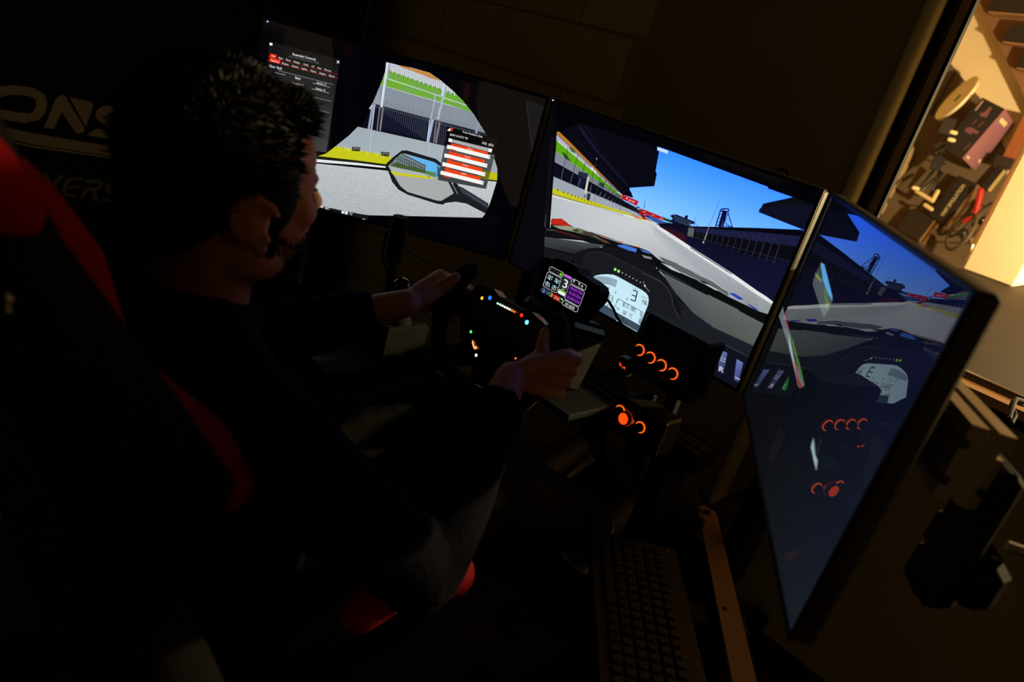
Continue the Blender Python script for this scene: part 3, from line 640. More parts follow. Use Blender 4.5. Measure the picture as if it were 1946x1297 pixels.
a.poly(T2((1060, 458), (1160, 455), (1325, 510), (1310, 556), (1200, 525), (1085, 480)), (68, 116, 214)); a.poly(T2((1360, 512), (1480, 548), (1505, 580), (1400, 545)), (70, 112, 206)); a.poly(T2((1330, 510), (1400, 545), (1510, 582), (1380, 580), (1310, 556)), (13, 13, 16)); a.poly(T2((1385, 588), (1525, 622), (1520, 650), (1420, 628)), (132, 136, 144))
# wiper
a.poly(T4((190, 160), (400, 245), (600, 345), (780, 440), (960, 560), (975, 610), (860, 540), (640, 430), (420, 330), (250, 235)), (92, 98, 102)); a.up()
a.poly(T4((210, 232), (320, 270), (400, 320), (440, 355), (330, 312)), (196, 200, 202)); a.poly(T4((620, 436), (700, 460), (860, 545), (800, 528)), (206, 210, 212)); a.path(T4((400, 250), (570, 330), (610, 362), (780, 432), (930, 540)), 0.8, (196, 200, 204)); a.poly(T4((640, 435), (700, 442), (760, 478), (690, 470)), (14, 14, 18))
a.poly(T4((970, 575), (1030, 575), (1140, 640), (1090, 650)), (44, 66, 170)); a.poly(T4((1170, 690), (1210, 705), (1310, 770), (1270, 765)), (40, 58, 160)); a.poly(T4((975, 590), (1090, 655), (1160, 705), (970, 608)), (170, 174, 176))
a.poly(T4((100, 172), (250, 240), (440, 352), (640, 437), (880, 562), (970, 616), (1170, 712), (1300, 775), (1415, 812), (1372, 918), (1080, 757), (740, 590), (175, 302)), (11, 12, 14)); a.up()
a.poly(T4((1172, 690), (1212, 704), (1312, 770), (1270, 764)), (40, 58, 160)); a.poly(T4((972, 576), (1030, 575), (1140, 640), (1092, 650)), (44, 66, 170)); a.poly(T4((215, 234), (320, 270), (390, 318), (440, 355), (330, 312)), (186, 190, 192)); a.poly(T4((700, 470), (770, 495), (870, 552), (820, 540)), (196, 200, 202)); a.up()
# dash top and its shadowed part
a.grid(T2((105, 350))[0], T2((900, 460))[0], T2((560, 600))[0], T2((100, 480))[0], (66, 69, 72), (74, 77, 78), (30, 31, 35), (52, 54, 58), 3, 0.15)
a.poly(T4((190, 300), (740, 590), (1080, 760), (1365, 915), (1245, 1165), (800, 960), (575, 800), (330, 520)), [(86, 92, 94), (96, 102, 102), (94, 100, 100), (96, 101, 98), (84, 90, 84), (78, 84, 82), (74, 80, 80), (80, 86, 88)], 0.2)
a.poly(T2((100, 490), (430, 580), (500, 620), (300, 900), (60, 900)), (22, 22, 27))
a.poly(T4((575, 795), (800, 960), (1250, 1165), (1190, 1297), (760, 1100), (520, 960), (430, 860), (420, 650)), (28, 30, 38)); a.up()
a.line(T4((170, 305))[0], T4((740, 595))[0], 2.4, (12, 13, 15)); a.line(T4((1085, 765))[0], T4((1370, 915))[0], 2.2, (12, 13, 15)); a.line(T4((720, 575))[0], T4((735, 590))[0], 2, (12, 13, 15))
# instrument cowl
a.poly(T2((450, 600), (560, 540), (700, 500), (900, 487), (1040, 488), (1200, 530), (1400, 620), (1560, 740), (1700, 900), (1850, 1112), (1946, 1300)) + T4((440, 800), (460, 900), (540, 980), (780, 1100), (660, 1140), (380, 960), (220, 820), (60, 780)) + T2((1300, 1500), (700, 1200), (560, 800)), (19, 19, 25)); a.up()
a.poly(T2((600, 640), (700, 560), (820, 548), (950, 585), (1150, 680), (1500, 860), (1640, 930), (1760, 1060)) + T4((330, 640), (350, 740), (440, 890), (330, 880), (60, 780)) + T2((1200, 1300), (700, 1100)), (25, 25, 32)); a.up()
a.path(T2((640, 600), (720, 556), (840, 550), (950, 588), (1150, 682), (1500, 862), (1650, 940)), 1.0, (52, 52, 58)); a.path(T4((0, 350), (180, 430), (270, 500), (330, 600), (345, 700), (400, 830), (540, 975), (780, 1085), (1000, 1190), (1190, 1290)), 1.2, (60, 60, 66)); a.path(T4((300, 480), (400, 620), (445, 760), (455, 860)), 1.0, (40, 40, 46))
# lower console with its keys
a.poly(T4((470, 930), (560, 995), (800, 1105), (1200, 1297)) + Kk((1510, 400), (1385, 705), (1065, 530), (900, 400), (500, 200)), (15, 17, 28)); a.up()
a.poly(T4((420, 900), (540, 985), (780, 1095), (640, 1140)), (34, 32, 36)); a.up()
a.poly(Kk((1155, 330), (1150, 380), (1122, 468), (1070, 455), (1090, 400)), (34, 152, 60)); a.up(); a.path(Kk((1120, 405), (1126, 425), (1112, 446), (1098, 440)), 0.8, (220, 255, 225))
a.grid(Kk((1245, 328))[0], Kk((1308, 356))[0], Kk((1272, 556))[0], Kk((1213, 530))[0], (110, 124, 176), (92, 104, 156), (40, 46, 80), (48, 56, 92), 2)
a.grid(Kk((1397, 413))[0], Kk((1458, 448))[0], Kk((1412, 638))[0], Kk((1368, 606))[0], (106, 122, 186), (98, 112, 176), (50, 60, 110), (60, 70, 120), 2); a.up()
a.text('R', Kk((1228, 525))[0], (8, 3.4), (1.6, -9), (245, 246, 250)); a.text('Push', Kk((1248, 405))[0], (8.5, 3.4), (0.5, -2.4), (235, 238, 245)); a.text('Reset', Kk((1242, 428))[0], (9.5, 3.6), (0.5, -2.4), (235, 238, 245)); a.text('Start', Kk((1382, 596))[0], (9.5, 3.8), (0.7, -3.6), (245, 246, 250))
# white instrument display
a.poly(I_((700, 560), (880, 366), (930, 336), (1010, 320), (1100, 316), (1190, 324), (1260, 355), (1600, 545), (1660, 590), (1690, 630), (1700, 690), (1690, 760), (1535, 1148), (1240, 990), (960, 830), (800, 740)), [(196, 232, 246)] * 8 + [(200, 236, 248)] * 8); a.up()
a.poly(I_((955, 700), (1220, 862), (1580, 1062), (1535, 1148), (1330, 1040), (1240, 985), (780, 960), (900, 760)), (62, 80, 96)); a.poly(I_((1235, 975), (1330, 1030), (1325, 1042), (1225, 988)), (226, 240, 246)); a.line(I_((1345, 1045))[0], I_((1530, 1150))[0], 1.0, (214, 232, 240))
a.up()
DK = (26, 32, 46)
for k in range(22):
    t = k / 21.0; x = 900 + 340 * t; y0 = 352 - 30 * math.sin(t * 1.5) + 78 * t ** 2.0; hgt = 50 + 55 * min(1, t * 2.4)
    a.line(I_((x, y0))[0], I_((x - 14 - 16 * t, y0 + hgt))[0], 1.05, DK)
for (x, y) in ((1030, 455), (1125, 500), (1225, 556), (1390, 650)): a.line(I_((x, y))[0], I_((x - 10, y + 48))[0], 1.1, (60, 70, 86))
a.text('RPM', I_((1092, 582))[0], (5.5, 2.6), (0.7, -2.2), (110, 126, 140)); a.text('GEAR', I_((1480, 528))[0], (8, 3.8), (0.8, -3), (120, 136, 150)); a.text('SPEED', I_((1590, 650))[0], (11, 5), (0.8, -3.4), (120, 136, 150))
a.lcd('7943', I_((990, 640))[0], (23, 10.5), (2.0, -11), DK, 1.0); a.lcd('3', I_((1436, 682))[0], (8.6, 3.6), (4.4, -18), (20, 24, 34), 2.0); a.lcd('146', I_((1578, 728))[0], (11.6, 5.6), (2.0, -7.4), (40, 50, 64), 0.9)
a.lcd('30', I_((1308, 768))[0], (6.2, 3), (1.6, -6.4), (56, 66, 80), 0.8); a.lcd('0', I_((1378, 800))[0], (2.6, 1.3), (1.6, -6.4), (56, 66, 80), 0.8); a.lcd('ABS', I_((1432, 835))[0], (9.4, 4.4), (1.6, -6.4), (56, 66, 80), 0.8); a.lcd('5', I_((1568, 915))[0], (3, 1.5), (1.6, -6.8), (50, 60, 72), 0.8)
a.lcd('82', I_((1322, 890))[0], (6.4, 3), (1.6, -6.4), (56, 66, 80), 0.8); a.lcd('TC', I_((1412, 935))[0], (6, 2.8), (1.6, -6.4), (56, 66, 80), 0.8); a.lcd('3', I_((1538, 1010))[0], (3, 1.5), (1.6, -6.4), (50, 60, 72), 0.8); a.lcd('F', I_((1240, 725))[0], (2.6, 1.2), (1.3, -6), (56, 66, 80), 0.8); a.text('TW', I_((1218, 830))[0], (6.2, 3), (1.4, -6), (60, 70, 84)); a.lcd('02 469', I_((935, 740))[0], (30, 15), (1.8, -8), (40, 52, 64), 0.9); a.lcd('95 L', I_((1295, 985))[0], (12, 6), (1.6, -6), (38, 48, 60), 0.8)
a.lcd('4', I_((1515, 1095))[0], (3, 1.4), (1.4, -5.6), (36, 46, 58), 0.8); a.path(I_((1205, 800), (1255, 668), (1622, 872), (1575, 1050)), 0.9, (60, 72, 86)); a.line(I_((1600, 870))[0], I_((1565, 1045))[0], 0.9, (60, 72, 86))
for k, (x, y) in enumerate(((1213, 247), (1263, 273), (1319, 297), (1370, 324), (1421, 351), (1472, 378), (1525, 405), (1578, 434))):
    if k < 2: a.dot(I_((x, y))[0], 3.0, (60, 150, 30), 3.4); 
a.up()
for k, (x, y) in enumerate(((1213, 247), (1263, 273), (1319, 297), (1370, 324), (1421, 351), (1472, 378), (1525, 405), (1578, 434))):
    a.dot(I_((x, y))[0], 2.2 if k < 2 else 1.2, (176, 250, 130) if k < 2 else (176, 178, 184), 2.6 if k < 2 else 1.3)
a.path(I_((1622, 420), (1635, 465), (1655, 505), (1710, 570)), 0.9, (150, 150, 154)); a.dot(I_((1645, 485))[0], 1.6, (230, 230, 232), 2.2)
a.build('screen_image', SCREEN, mon_m)

# ------------------------------------------------------------------ dim picture of the angled monitor (side window, mirror, sill strip)
a = ar_; TL, TR, BR, BL = a.corner
S1 = crop(1400, 420, 3.8146); S2 = crop(1440, 740, 2.5936)
a.grid(TL, TR, BR, BL, (4, 5, 15), (8, 12, 40), (24, 29, 36), (9, 10, 12), 10); a.up()
a.poly(S1((245, 770), (300, 760), (430, 1297), (410, 1297), (330, 960)), (9, 10, 13)); a.up()
a.poly(S1((615, 300), (635, 315), (690, 540), (695, 575), (640, 690), (625, 690), (552, 465), (555, 425)), (74, 84, 88)); a.up()
a.poly(S1((610, 305), (635, 315), (693, 545), (692, 580), (650, 510), (622, 420), (608, 340)), (88, 158, 214)); a.poly(S1((590, 345), (610, 320), (618, 430), (600, 400)), (52, 66, 62)); a.up()
a.poly(S1((570, 375), (585, 392), (622, 435), (610, 440), (572, 402)), (120, 146, 56)); a.poly(S1((632, 470), (650, 520), (672, 600), (668, 650), (650, 640), (635, 540)), (84, 116, 50)); a.path(S1((610, 330), (622, 430), (655, 520), (690, 585)), 0.9, (24, 34, 40))
a.poly(S1((305, 690), (335, 622), (375, 790), (415, 990), (490, 1195), (460, 1215), (445, 1200), (380, 920)), (96, 104, 110)); a.up()
a.poly(S1((338, 640), (382, 780), (376, 792), (345, 690)), (136, 24, 40)); a.poly(S1((382, 800), (412, 880), (470, 1090), (492, 1195), (470, 1150), (425, 990)), (66, 110, 46)); a.poly(S1((405, 990), (432, 1040), (446, 1140), (475, 1205), (455, 1212), (428, 1110)), (146, 28, 44)); a.poly(S1((378, 800), (412, 985), (440, 1150), (428, 1110), (380, 920)), (146, 160, 164))
a.poly(S2((262, 285), (274, 240), (282, 290), (285, 330), (294, 350), (289, 402), (276, 350)), (150, 172, 170)); a.up(); a.poly(S2((274, 245), (282, 255), (286, 325), (282, 320)), (60, 72, 70)); a.line(S2((310, 245))[0], S2((292, 325))[0], 1.6, (44, 46, 52))
a.build('screen_image', SCREEN_R, mon_r)

# ================================================================== aluminium profiles
def profile(name, material, parent, p0, p1, wdt=0.04, hgt=0.08, up=(0, 0, 1)):
    """slotted extrusion from p0 to p1; wdt across, hgt along up"""
    p0 = np.array(p0, float); p1 = np.array(p1, float); d = nrm(p1 - p0); u = np.array(up, float); u = nrm(u - d * np.dot(u, d)); s = np.cross(d, u)
    g, dp = 0.0045, 0.007
    def side(n, half):                                  # slot offsets along one side
        return [(-half + half * 2 * (k + 0.5) / n) for k in range(n)]
    nw, nh = max(1, round(wdt / 0.04)), max(1, round(hgt / 0.04)); hw, hh = wdt / 2, hgt / 2; P = []
    for c in side(nw, hw): P += [(c - g, -hh), (c - g, -hh + dp), (c + g, -hh + dp), (c + g, -hh)]
    P = [(-hw, -hh)] + P + [(hw, -hh)]
    for c in side(nh, hh): P += [(hw, c - g), (hw - dp, c - g), (hw - dp, c + g), (hw, c + g)]
    P += [(hw, hh)]
    for c in reversed(side(nw, hw)): P += [(c + g, hh), (c + g, hh - dp), (c - g, hh - dp), (c - g, hh)]
    P += [(-hw, hh)]
    for c in reversed(side(nh, hh)): P += [(-hw, c + g), (-hw + dp, c + g), (-hw + dp, c - g), (-hw, c - g)]
    return MB()._grid([[q + s * a + u * b for a, b in P] for q in (p0, p1)]).build(name, material, parent)

rig = thing('racing_rig', 'black slotted-profile cockpit frame carrying the seat and steering wheel', 'rig', (0, -0.2, 0))
for sx in (-1, 1):
    profile('base_rail', BLKALU, rig, (sx * 0.25, -1.15, 0.148), (sx * 0.25, 0.60, 0.148))
    profile('upright', BLKALU, rig, (sx * 0.25, -0.02, 0.189), (sx * 0.25, -0.02, 0.66), 0.04, 0.08, (0, 1, 0))
    profile('upper_rail', BLKALU, rig, (sx * 0.2785, 0.166, 0.457), (sx * 0.2785, 0.56, 0.457), 0.04, 0.04)
    profile('rail_post', BLKALU, rig, (sx * 0.2785, 0.50, 0.189), (sx * 0.2785, 0.50, 0.436), 0.04, 0.04, (0, 1, 0))
    for y in (-1.05, 0.5): part('foot', RUBBER, rig, True, lathe=((sx * 0.25, y, 0.0), (0, 0, 1), [(0.03, 0), (0.032, 0.012), (0.018, 0.02), (0.008, 0.024), (0.008, 0.108)], 16))
    part('corner_bracket', STEEL, rig, box=((sx * 0.25, 0.045, 0.214), (0.036, 0.05, 0.05), None, 0.006))
for y, z in ((-1.0, 0.148), (-0.30, 0.148), (0.42, 0.148)):
    profile('cross_member', BLKALU, rig, (-0.229, y, z), (0.229, y, z), 0.04, 0.08)
profile('wheel_crossbar', BLKALU, rig, (-0.31, -0.02, 0.682), (0.31, -0.02, 0.682), 0.08, 0.04)
part('wheel_deck', mat('deck_black', (16, 16, 16), 0.8, spec=0.2),  rig, box=((-0.01, -0.10, 0.6900), (0.26, 0.20, 0.014), None, 0.003))
profile('side_arm', BLKALU, rig, (-0.29, 0.02, 0.60), (-0.29, -0.46, 0.60), 0.04, 0.04)
part('side_plate', MATTE, rig, box=((-0.30, -0.36, 0.626), (0.14, 0.22, 0.010), None, 0.003))
part('rail_handle', STEEL, rig, True, tube=([at_axis(x, y, 2, 0.50) for x, y in ((1333, 930), (1338, 948), (1346, 960), (1356, 966))], 0.006, 8))
part('box_bracket', MATTE, rig, box=((0.215, -0.035, 0.775), (0.022, 0.02, 0.146), None, 0.002))

# monitor stand behind the screens
st = thing('monitor_stand', 'dark slotted-profile stand holding the three monitors from behind', 'stand', (0, 0.25, 0))
ndr, nnr, ndl, nnl = np.array(dr), np.array(nr), np.array(dl), np.array(nl)
ARM_R = cR - nnr * 0.098 + np.array([0, 0, 0.02]); ARM_L = cL - nnl * 0.098 + np.array([0, 0, 0.02])
DALU = mat('satin_dark_profile', (150, 140, 128), 0.4, 0.6, noise=0.05, scale=50)
profile('side_arm', DALU, st, ARM_R - ndr * 0.29, ARM_R + ndr * 0.242)
profile('side_arm', DALU, st, ARM_L + ndl * 0.29, ARM_L - ndl * 0.242)
profile('crossbar', BLKALU, st, (-0.385, 0.12, 1.02), (0.385, 0.12, 1.02))
for sx in (-1, 1):
    profile('upright', BLKALU, st, (sx * 0.362, 0.162, 0.08), (sx * 0.362, 0.162, 1.05), 0.04, 0.04, (0, 1, 0))
    profile('stand_foot', BLKALU, st, (sx * 0.362, -0.02, 0.04), (sx * 0.362, 0.60, 0.04), 0.04, 0.08)
for (c, d, n) in ((np.array([0, 0, ZC]), np.array(dm), np.array(nm)), (cR, ndr, nnr), (cL, ndl, nnl)):
    part('mount_bracket', MATTE, st, box=(c - n * 0.077, (0.13, 0.004, 0.16), (d, n, (0, 0, 1))))
# dark clamp hanging from the end of the right arm
e = ARM_R + ndr * 0.225
mb = MB(); axr = (ndr, nnr, (0, 0, 1))
mb.box(e - nnr * 0.03 + np.array([0, 0, -0.065]), (0.07, 0.02, 0.15), axr, 0.006)
mb.box(e - nnr * 0.055 - ndr * 0.02 + np.array([0, 0, -0.105]), (0.12, 0.04, 0.06), axr, 0.014)
mb.box(e - nnr * 0.065 - ndr * 0.06 + np.array([0, 0, -0.155]), (0.06, 0.05, 0.07), axr, 0.016)
mb.build('arm_clamp', MATTE, st)
for k in (0, 1): part('clamp_pin', ALU, st, True, tube=([e - nnr * 0.072 - ndr * (0.0 + 0.07 * k) + np.array([0, 0, -0.07 - 0.06 * k]), e - nnr * 0.088 - ndr * (0.0 + 0.07 * k) + np.array([0, 0, -0.07 - 0.06 * k])], 0.005, 10))

# ================================================================== steering wheel
Cw = np.array([-0.010, -0.2977, 0.813]); tw = math.radians(15)
wx = np.array([1., 0, 0]); wy = np.array([0, math.sin(tw), math.cos(tw)]); wn = np.array([0, -math.cos(tw), math.sin(tw)])
def wl(x, y, z=0.0): return Cw + wx * x + wy * y + wn * z
def wpx(px, py, off=0.0): return at_plane(px, py, Cw + wn * off, wn)
sw = thing('steering_wheel', 'black open-top racing steering wheel with coloured lit buttons in both hands', 'steering wheel', wl(0, -0.12))
rim = [(0.116, 0.062), (0.129, 0.046), (0.138, 0.022), (0.14, -0.01), (0.134, -0.045), (0.116, -0.08), (0.085, -0.104), (0.045, -0.114), (0, -0.116)]
full = rim + [(-x, y) for x, y in reversed(rim[:-1])]
ALC = mat('black_suede_grip', (24, 24, 25), 0.95, noise=0.25, scale=300, bump=0.15)
part('rim', ALC, sw, True, capsule=([wl(x, y, 0.0) for x, y in full], 0.0150, 14))
for s in (-1, 1):
    part('grip', ALC, sw, True, capsule=([wl(s * x, y, 0.004) for x, y in ((0.112, 0.066), (0.122, 0.052), (0.132, 0.030), (0.138, 0.006), (0.137, -0.03))], [0.0165, 0.0185, 0.0175, 0.0185, 0.016], 16))
plate = [(-0.098, 0.030), (-0.085, 0.052), (-0.048, 0.058), (-0.03, 0.052), (0.03, 0.052), (0.048, 0.058), (0.085, 0.052), (0.098, 0.030), (0.092, -0.02), (0.066, -0.056), (0.04, -0.070), (-0.04, -0.070), (-0.066, -0.056), (-0.092, -0.02)]
CARB = mat('black_carbon_plate', (15, 15, 17), 0.3, noise=0.3, scale=220, coat=0.4)
part('face_plate', CARB, sw, prism=([wl(x, y, -0.001) for x, y in plate], -wn * 0.022))
part('rear_housing', BLACKP, sw, prism=([wl(x * 0.8, y * 0.85, -0.0235) for x, y in plate], -wn * 0.03))
for s in (-1, 1):
    part('spoke', BLACKP, sw, box=(wl(s * 0.112, 0.004, -0.008), (0.05, 0.034, 0.014), (wx, wy, wn), 0.004))
    part('shift_paddle', CARB, sw, prism=([wl(s * x, y, -0.036) for x, y in ((0.05, 0.03), (0.105, 0.05), (0.125, 0.01), (0.10, -0.03), (0.05, -0.02))], -wn * 0.003))
part('quick_release', STEEL, sw, True, lathe=(wl(0, 0, -0.054), -wn, [(0.035, 0), (0.035, 0.022), (0.026, 0.024), (0.026, 0.05)], 24))
GREYM = mat('grey_print', (62, 62, 64), 0.7)
part('emblem', GREYM, sw, prism=([wl(x, y, 0.0) for x, y in ((-0.012, -0.002), (0.002, -0.002), (0.002, 0.014), (-0.003, 0.014), (-0.003, 0.003), (-0.012, 0.003))], wn * 0.0006))
part('emblem', GREYM, sw, prism=([wl(x, y, 0.0) for x, y in ((0.005, 0.004), (0.010, 0.004), (0.014, 0.016), (0.009, 0.016))], wn * 0.0006))
def lit_button(px, py, col, r, strength=1.6, ring=True):
    c = wpx(px, py)
    if ring: part('button', BLACKP, sw, True, lathe=(c, wn, [(r * 1.7, -0.001), (r * 1.7, 0.003), (r * 1.15, 0.0035), (r * 1.1, 0.001)], 16))
    k = '_'.join(str(v) for v in col)
    part('button_light', mat('lit_' + k, (30, 30, 30), 0.4, emit=col, estr=strength), sw, True, ellipsoid=(c + wn * 0.0025, (r, r, 0.0022), (wx, wy, wn), 14, 8))
for px, py, col, r in ((918, 567.5, (246, 186, 50), 0.0031), (933, 567, (40, 110, 255), 0.0040), (993, 600, (255, 44, 14), 0.0033), (1003, 613.5, (120, 214, 255), 0.0040), (897, 631.5, (80, 230, 90), 0.0028), (907, 676, (214, 236, 255), 0.0029), (952, 704, (196, 236, 255), 0.0033), (982, 682, (255, 120, 50), 0.0018)):
    lit_button(px, py, col, r)
for k in range(8):
    t = k / 7.0; px = 947.5 + 31.5 * t; py = 577.5 + 15.8 * t
    lit_button(px, py, [(150, 255, 190), (180, 255, 205), (215, 255, 225), (255, 250, 225), (255, 248, 220), (255, 244, 214), (255, 120, 40), (255, 108, 30)][k], 0.0018, 1.8, False)
mo = mat('lit_orange_halo', (30, 30, 30), emit=(255, 150, 90), estr=1.8)
part('button_light', mo, sw, prism=([wpx(x, y, 0.001) for x, y in ((898.5, 647), (897.5, 652), (900, 661), (902.5, 664.5), (906, 663), (906.5, 658.5), (903, 659.5), (900.5, 655), (900, 649.5))], wn * 0.001))
mp = mat('lit_violet', (30, 30, 30), emit=(170, 140, 255), estr=1.8); mw = mat('lit_white_violet', (30, 30, 30), emit=(226, 214, 255), estr=2.0)
part('button_light', mp, sw, prism=([wpx(x, y, 0.001) for x, y in ((963, 692.5), (966, 688.8), (970.5, 688.6), (968, 692.2))], wn * 0.001))
part('button_light', mw, sw, prism=([wpx(x, y, 0.001) for x, y in ((968, 699), (975.5, 695.5), (973.5, 700), (968.5, 704.5))], wn * 0.001))
part('rotary_knob', RUBBER, sw, True, lathe=(wpx(968, 697), wn, [(0.007, 0), (0.007, 0.0008)], 16))
for (x, y) in ((-0.045, -0.01), (0.045, -0.01), (0.0, -0.045)):
    part('rotary_knob', RUBBER, sw, True, lathe=(wl(x, y, 0.0), wn, [(0.009, 0), (0.0085, 0.011), (0.0065, 0.012)], 18))
MRED = mat('red_marker', (120, 16, 18), 0.5)
part('rotary_knob', RUBBER, sw, True, lathe=(wl(-0.086, -0.010, 0.0), wn, [(0.0075, 0), (0.0075, 0.015), (0.006, 0.016)], 18))
part('side_marker', MRED, sw, box=(wpx(1033, 634, -0.002), (0.006, 0.014, 0.004), (wx, wy, wn)))

# wheel base (motor)
bc = Cw - wn * 0.165
base = thing('wheel_base', 'black motor box behind the steering wheel, under the small dash display', 'wheel base', (bc[0], bc[1], 0.72))
part('motor_housing', BLACKP, base, box=(bc, (0.13, 0.13, 0.12), (wx, wy, wn), 0.008))
part('motor_flange', STEEL, base, True, lathe=(Cw - wn * 0.1045, wn, [(0.045, -0.002), (0.045, -0.0005)], 24))
for k in range(6): part('cooling_fin', BLACKP, base, box=(bc + wy * 0.068 - wn * (0.04 - 0.016 * k), (0.11, 0.008, 0.004), (wx, wy, wn)))
part('pedestal', MATTE, base, box=(bc - wy * 0.045 + np.array([0, 0, -0.012]), (0.09, 0.03, 0.05), None, 0.004))

# small dash display on top of the wheel base
Cd = at_axis(1075, 548, 1, -0.17); nd = nrm((0, -math.cos(math.radians(10)), math.sin(math.radians(10)))); 
dash = thing('dash_display', 'small lit racing dash screen with lap times and gear number on the wheel base', 'display', (Cd[0], Cd[1], Cd[2] - 0.05))
outl = I_((78, 560), (110, 300), (150, 95), (200, 78), (300, 88), (370, 122), (420, 97), (560, 140), (710, 222), (750, 320), (870, 392), (980, 480), (1005, 565), (960, 700), (895, 770), (830, 835), (770, 930), (690, 985), (560, 900), (400, 790), (120, 650))
part('casing', MATTE, dash, prism=([at_plane(x, y, Cd, nd) for x, y in outl], -nd * 0.028))
oc = np.mean([at_plane(x, y, Cd, nd) for x, y in outl], axis=0)
hood = I_((150, 95), (200, 78), (300, 88), (370, 122), (420, 97), (560, 140), (710, 222), (750, 320), (870, 392), (980, 480))
hp = [at_plane(x, y, Cd, nd) for x, y in hood]
MB()._grid([[p for p in hp], [p + nd * 0.012 for p in hp], [p + nd * 0.012 + (oc - p) * 0.06 for p in hp], [p + (oc - p) * 0.06 for p in hp]], closed=False, cap=False).build('hood', MATTE, dash)
part('stalk', MATTE, dash, box=(Cd - nd * 0.035 + np.array([0, 0, -0.035]), (0.03, 0.014, 0.06), None, 0.003))
d = Art(Cd, nd)
d.poly(I_((255, 190), (815, 478), (655, 885), (130, 545)), (8, 9, 14)); d.up()
WT = (236, 236, 240)
def rrect(pts, wd, col):                   # outline with cut corners
    P = [np.array(p) for p in pts]; o = []
    for i in range(4):
        a0, b0, c0 = P[i - 1], P[i], P[(i + 1) % 4]; o += [tuple(b0 + nrm(a0 - b0) * 2.2), tuple(b0 + nrm(c0 - b0) * 2.2)]
    d.path(o + [o[0]], wd, col)
rrect(I_((275, 198), (475, 300), (448, 368), (248, 265)), 0.55, WT)
rrect(I_((238, 275), (438, 378), (362, 592), (165, 488)), 0.6, WT)
rrect(I_((592, 375), (802, 482), (775, 555), (570, 452)), 0.6, WT)
rrect(I_((552, 460), (775, 572), (690, 792), (478, 672)), 0.6, WT)
rrect(I_((470, 688), (688, 802), (655, 872), (440, 752)), 0.7, WT)
d.poly(I_((548, 470), (768, 578), (688, 782), (486, 668)), (34, 12, 58)); d.poly(I_((482, 318), (595, 375), (480, 660), (372, 600)), (40, 42, 54)); d.up()
for s, x, y in (('02:04.256', 562, 532), ('02:06.526', 540, 596), ('02:06.526', 516, 660)): d.text(s, I_((x, y))[0], (22.5, 11.2), (0.9, -4.9), (192, 60, 250))
d.poly(I_((485, 312), (582, 362), (572, 392), (474, 342)), (206, 110, 232)); d.text('3', I_((444, 500))[0], (8.0, 3.8), (4.2, -15.5), (248, 248, 250))
d.poly(I_((400, 528), (498, 580), (492, 600), (394, 548)), (150, 220, 60)); d.poly(I_((392, 548), (490, 600), (478, 640), (380, 586)), (240, 240, 242)); d.up()
for (s, x, y) in (('22.6', 242, 345), ('22.6', 340, 398), ('22.2', 195, 475), ('22.7', 288, 528)): d.text(s, I_((x, y))[0], (8.4, 4.2), (0.8, -4.0), (244, 246, 250))
for (x, y) in ((262, 378), (368, 430), (237, 442), (340, 495)):
    d.poly(I_((x - 10, y - 22), (x + 14, y - 10), (x + 4, y + 24), (x - 18, y + 12)), (120, 206, 226))
    for s in (-1, 1): d.poly(I_((x + s * 28 - 5, y + s * 13 - 6), (x + s * 28 + 6, y + s * 13 - 1), (x + s * 28 + 2, y + s * 13 + 10), (x + s * 28 - 8, y + s * 13 + 5)), (230, 240, 244))
d.dot(I_((428, 320))[0], 3.0, (96, 200, 30), 3.2)
for (x, y) in ((293, 240), (338, 265), (382, 290)): d.dot(I_((x, y))[0], 1.6, (70, 72, 80))
for (x, y, c, t, f) in ((172, 552, (96, 140, 226), '2', (230, 235, 250)), (225, 580, (60, 90, 190), '8', (90, 130, 220)), (284, 612, (226, 196, 60), '8', (250, 226, 110)), (428, 695, (120, 200, 90), '-', (230, 235, 230))):
    rrect(I_((x - 18, y - 42), (x + 34, y - 14), (x + 16, y + 42), (x - 34, y + 14)), 0.6, c); d.text(t, I_((x - 8, y + 16))[0], (2.4, 1.2), (1.0, -4.2) if t != '-' else (0.4, -2), f)
d.poly(I_((330, 600), (412, 644), (392, 716), (308, 672)), (178, 26, 22)); d.up(); d.text('72.0', I_((328, 662))[0], (8.0, 4.2), (0.9, -4.4), (255, 190, 170))
d.text('PIT NOW', I_((488, 768))[0], (17.5, 9.0), (1.0, -5.2), (250, 250, 252)); d.text('SESSION', I_((496, 345))[0], (8.5, 4.4), (0.5, -2.0), (120, 40, 150)); d.line(I_((445, 530))[0], I_((470, 545))[0], 1.4, (230, 230, 235))
for (x, y) in ((605, 412), (680, 455), (722, 490)): d.text('1', I_((x, y + 6))[0], (2.6, 1.3), (0.5, -3), (220, 222, 228)); d.line(I_((x - 8, y + 22))[0], I_((x + 26, y + 38))[0], 0.8, (120, 122, 130))
d.build('dash_image', SCREEN, dash)
part('status_led', mat('lit_green_small', (20, 40, 30), emit=(60, 220, 150), estr=1.2), dash, True, ellipsoid=(at_plane(1070, 598, Cd, nd) + nd * 0.001, (0.0008, 0.0008, 0.0006), None, 8, 6))
cab = MB().capsule([at_axis(x, y, 1, yy) for x, y, yy in ((1138, 556, -0.165), (1146, 563, -0.15), (1156, 572, -0.145), (1165, 586, -0.14), (1172, 602, -0.135), (1182, 618, -0.13), (1194, 630, -0.12), (1212, 652, -0.10))], 0.0024, 8).build('usb_cable', RUBBER, smooth=True)
tag(cab, 'thin black cable drooping from the dash display across the instrument picture', 'cable')

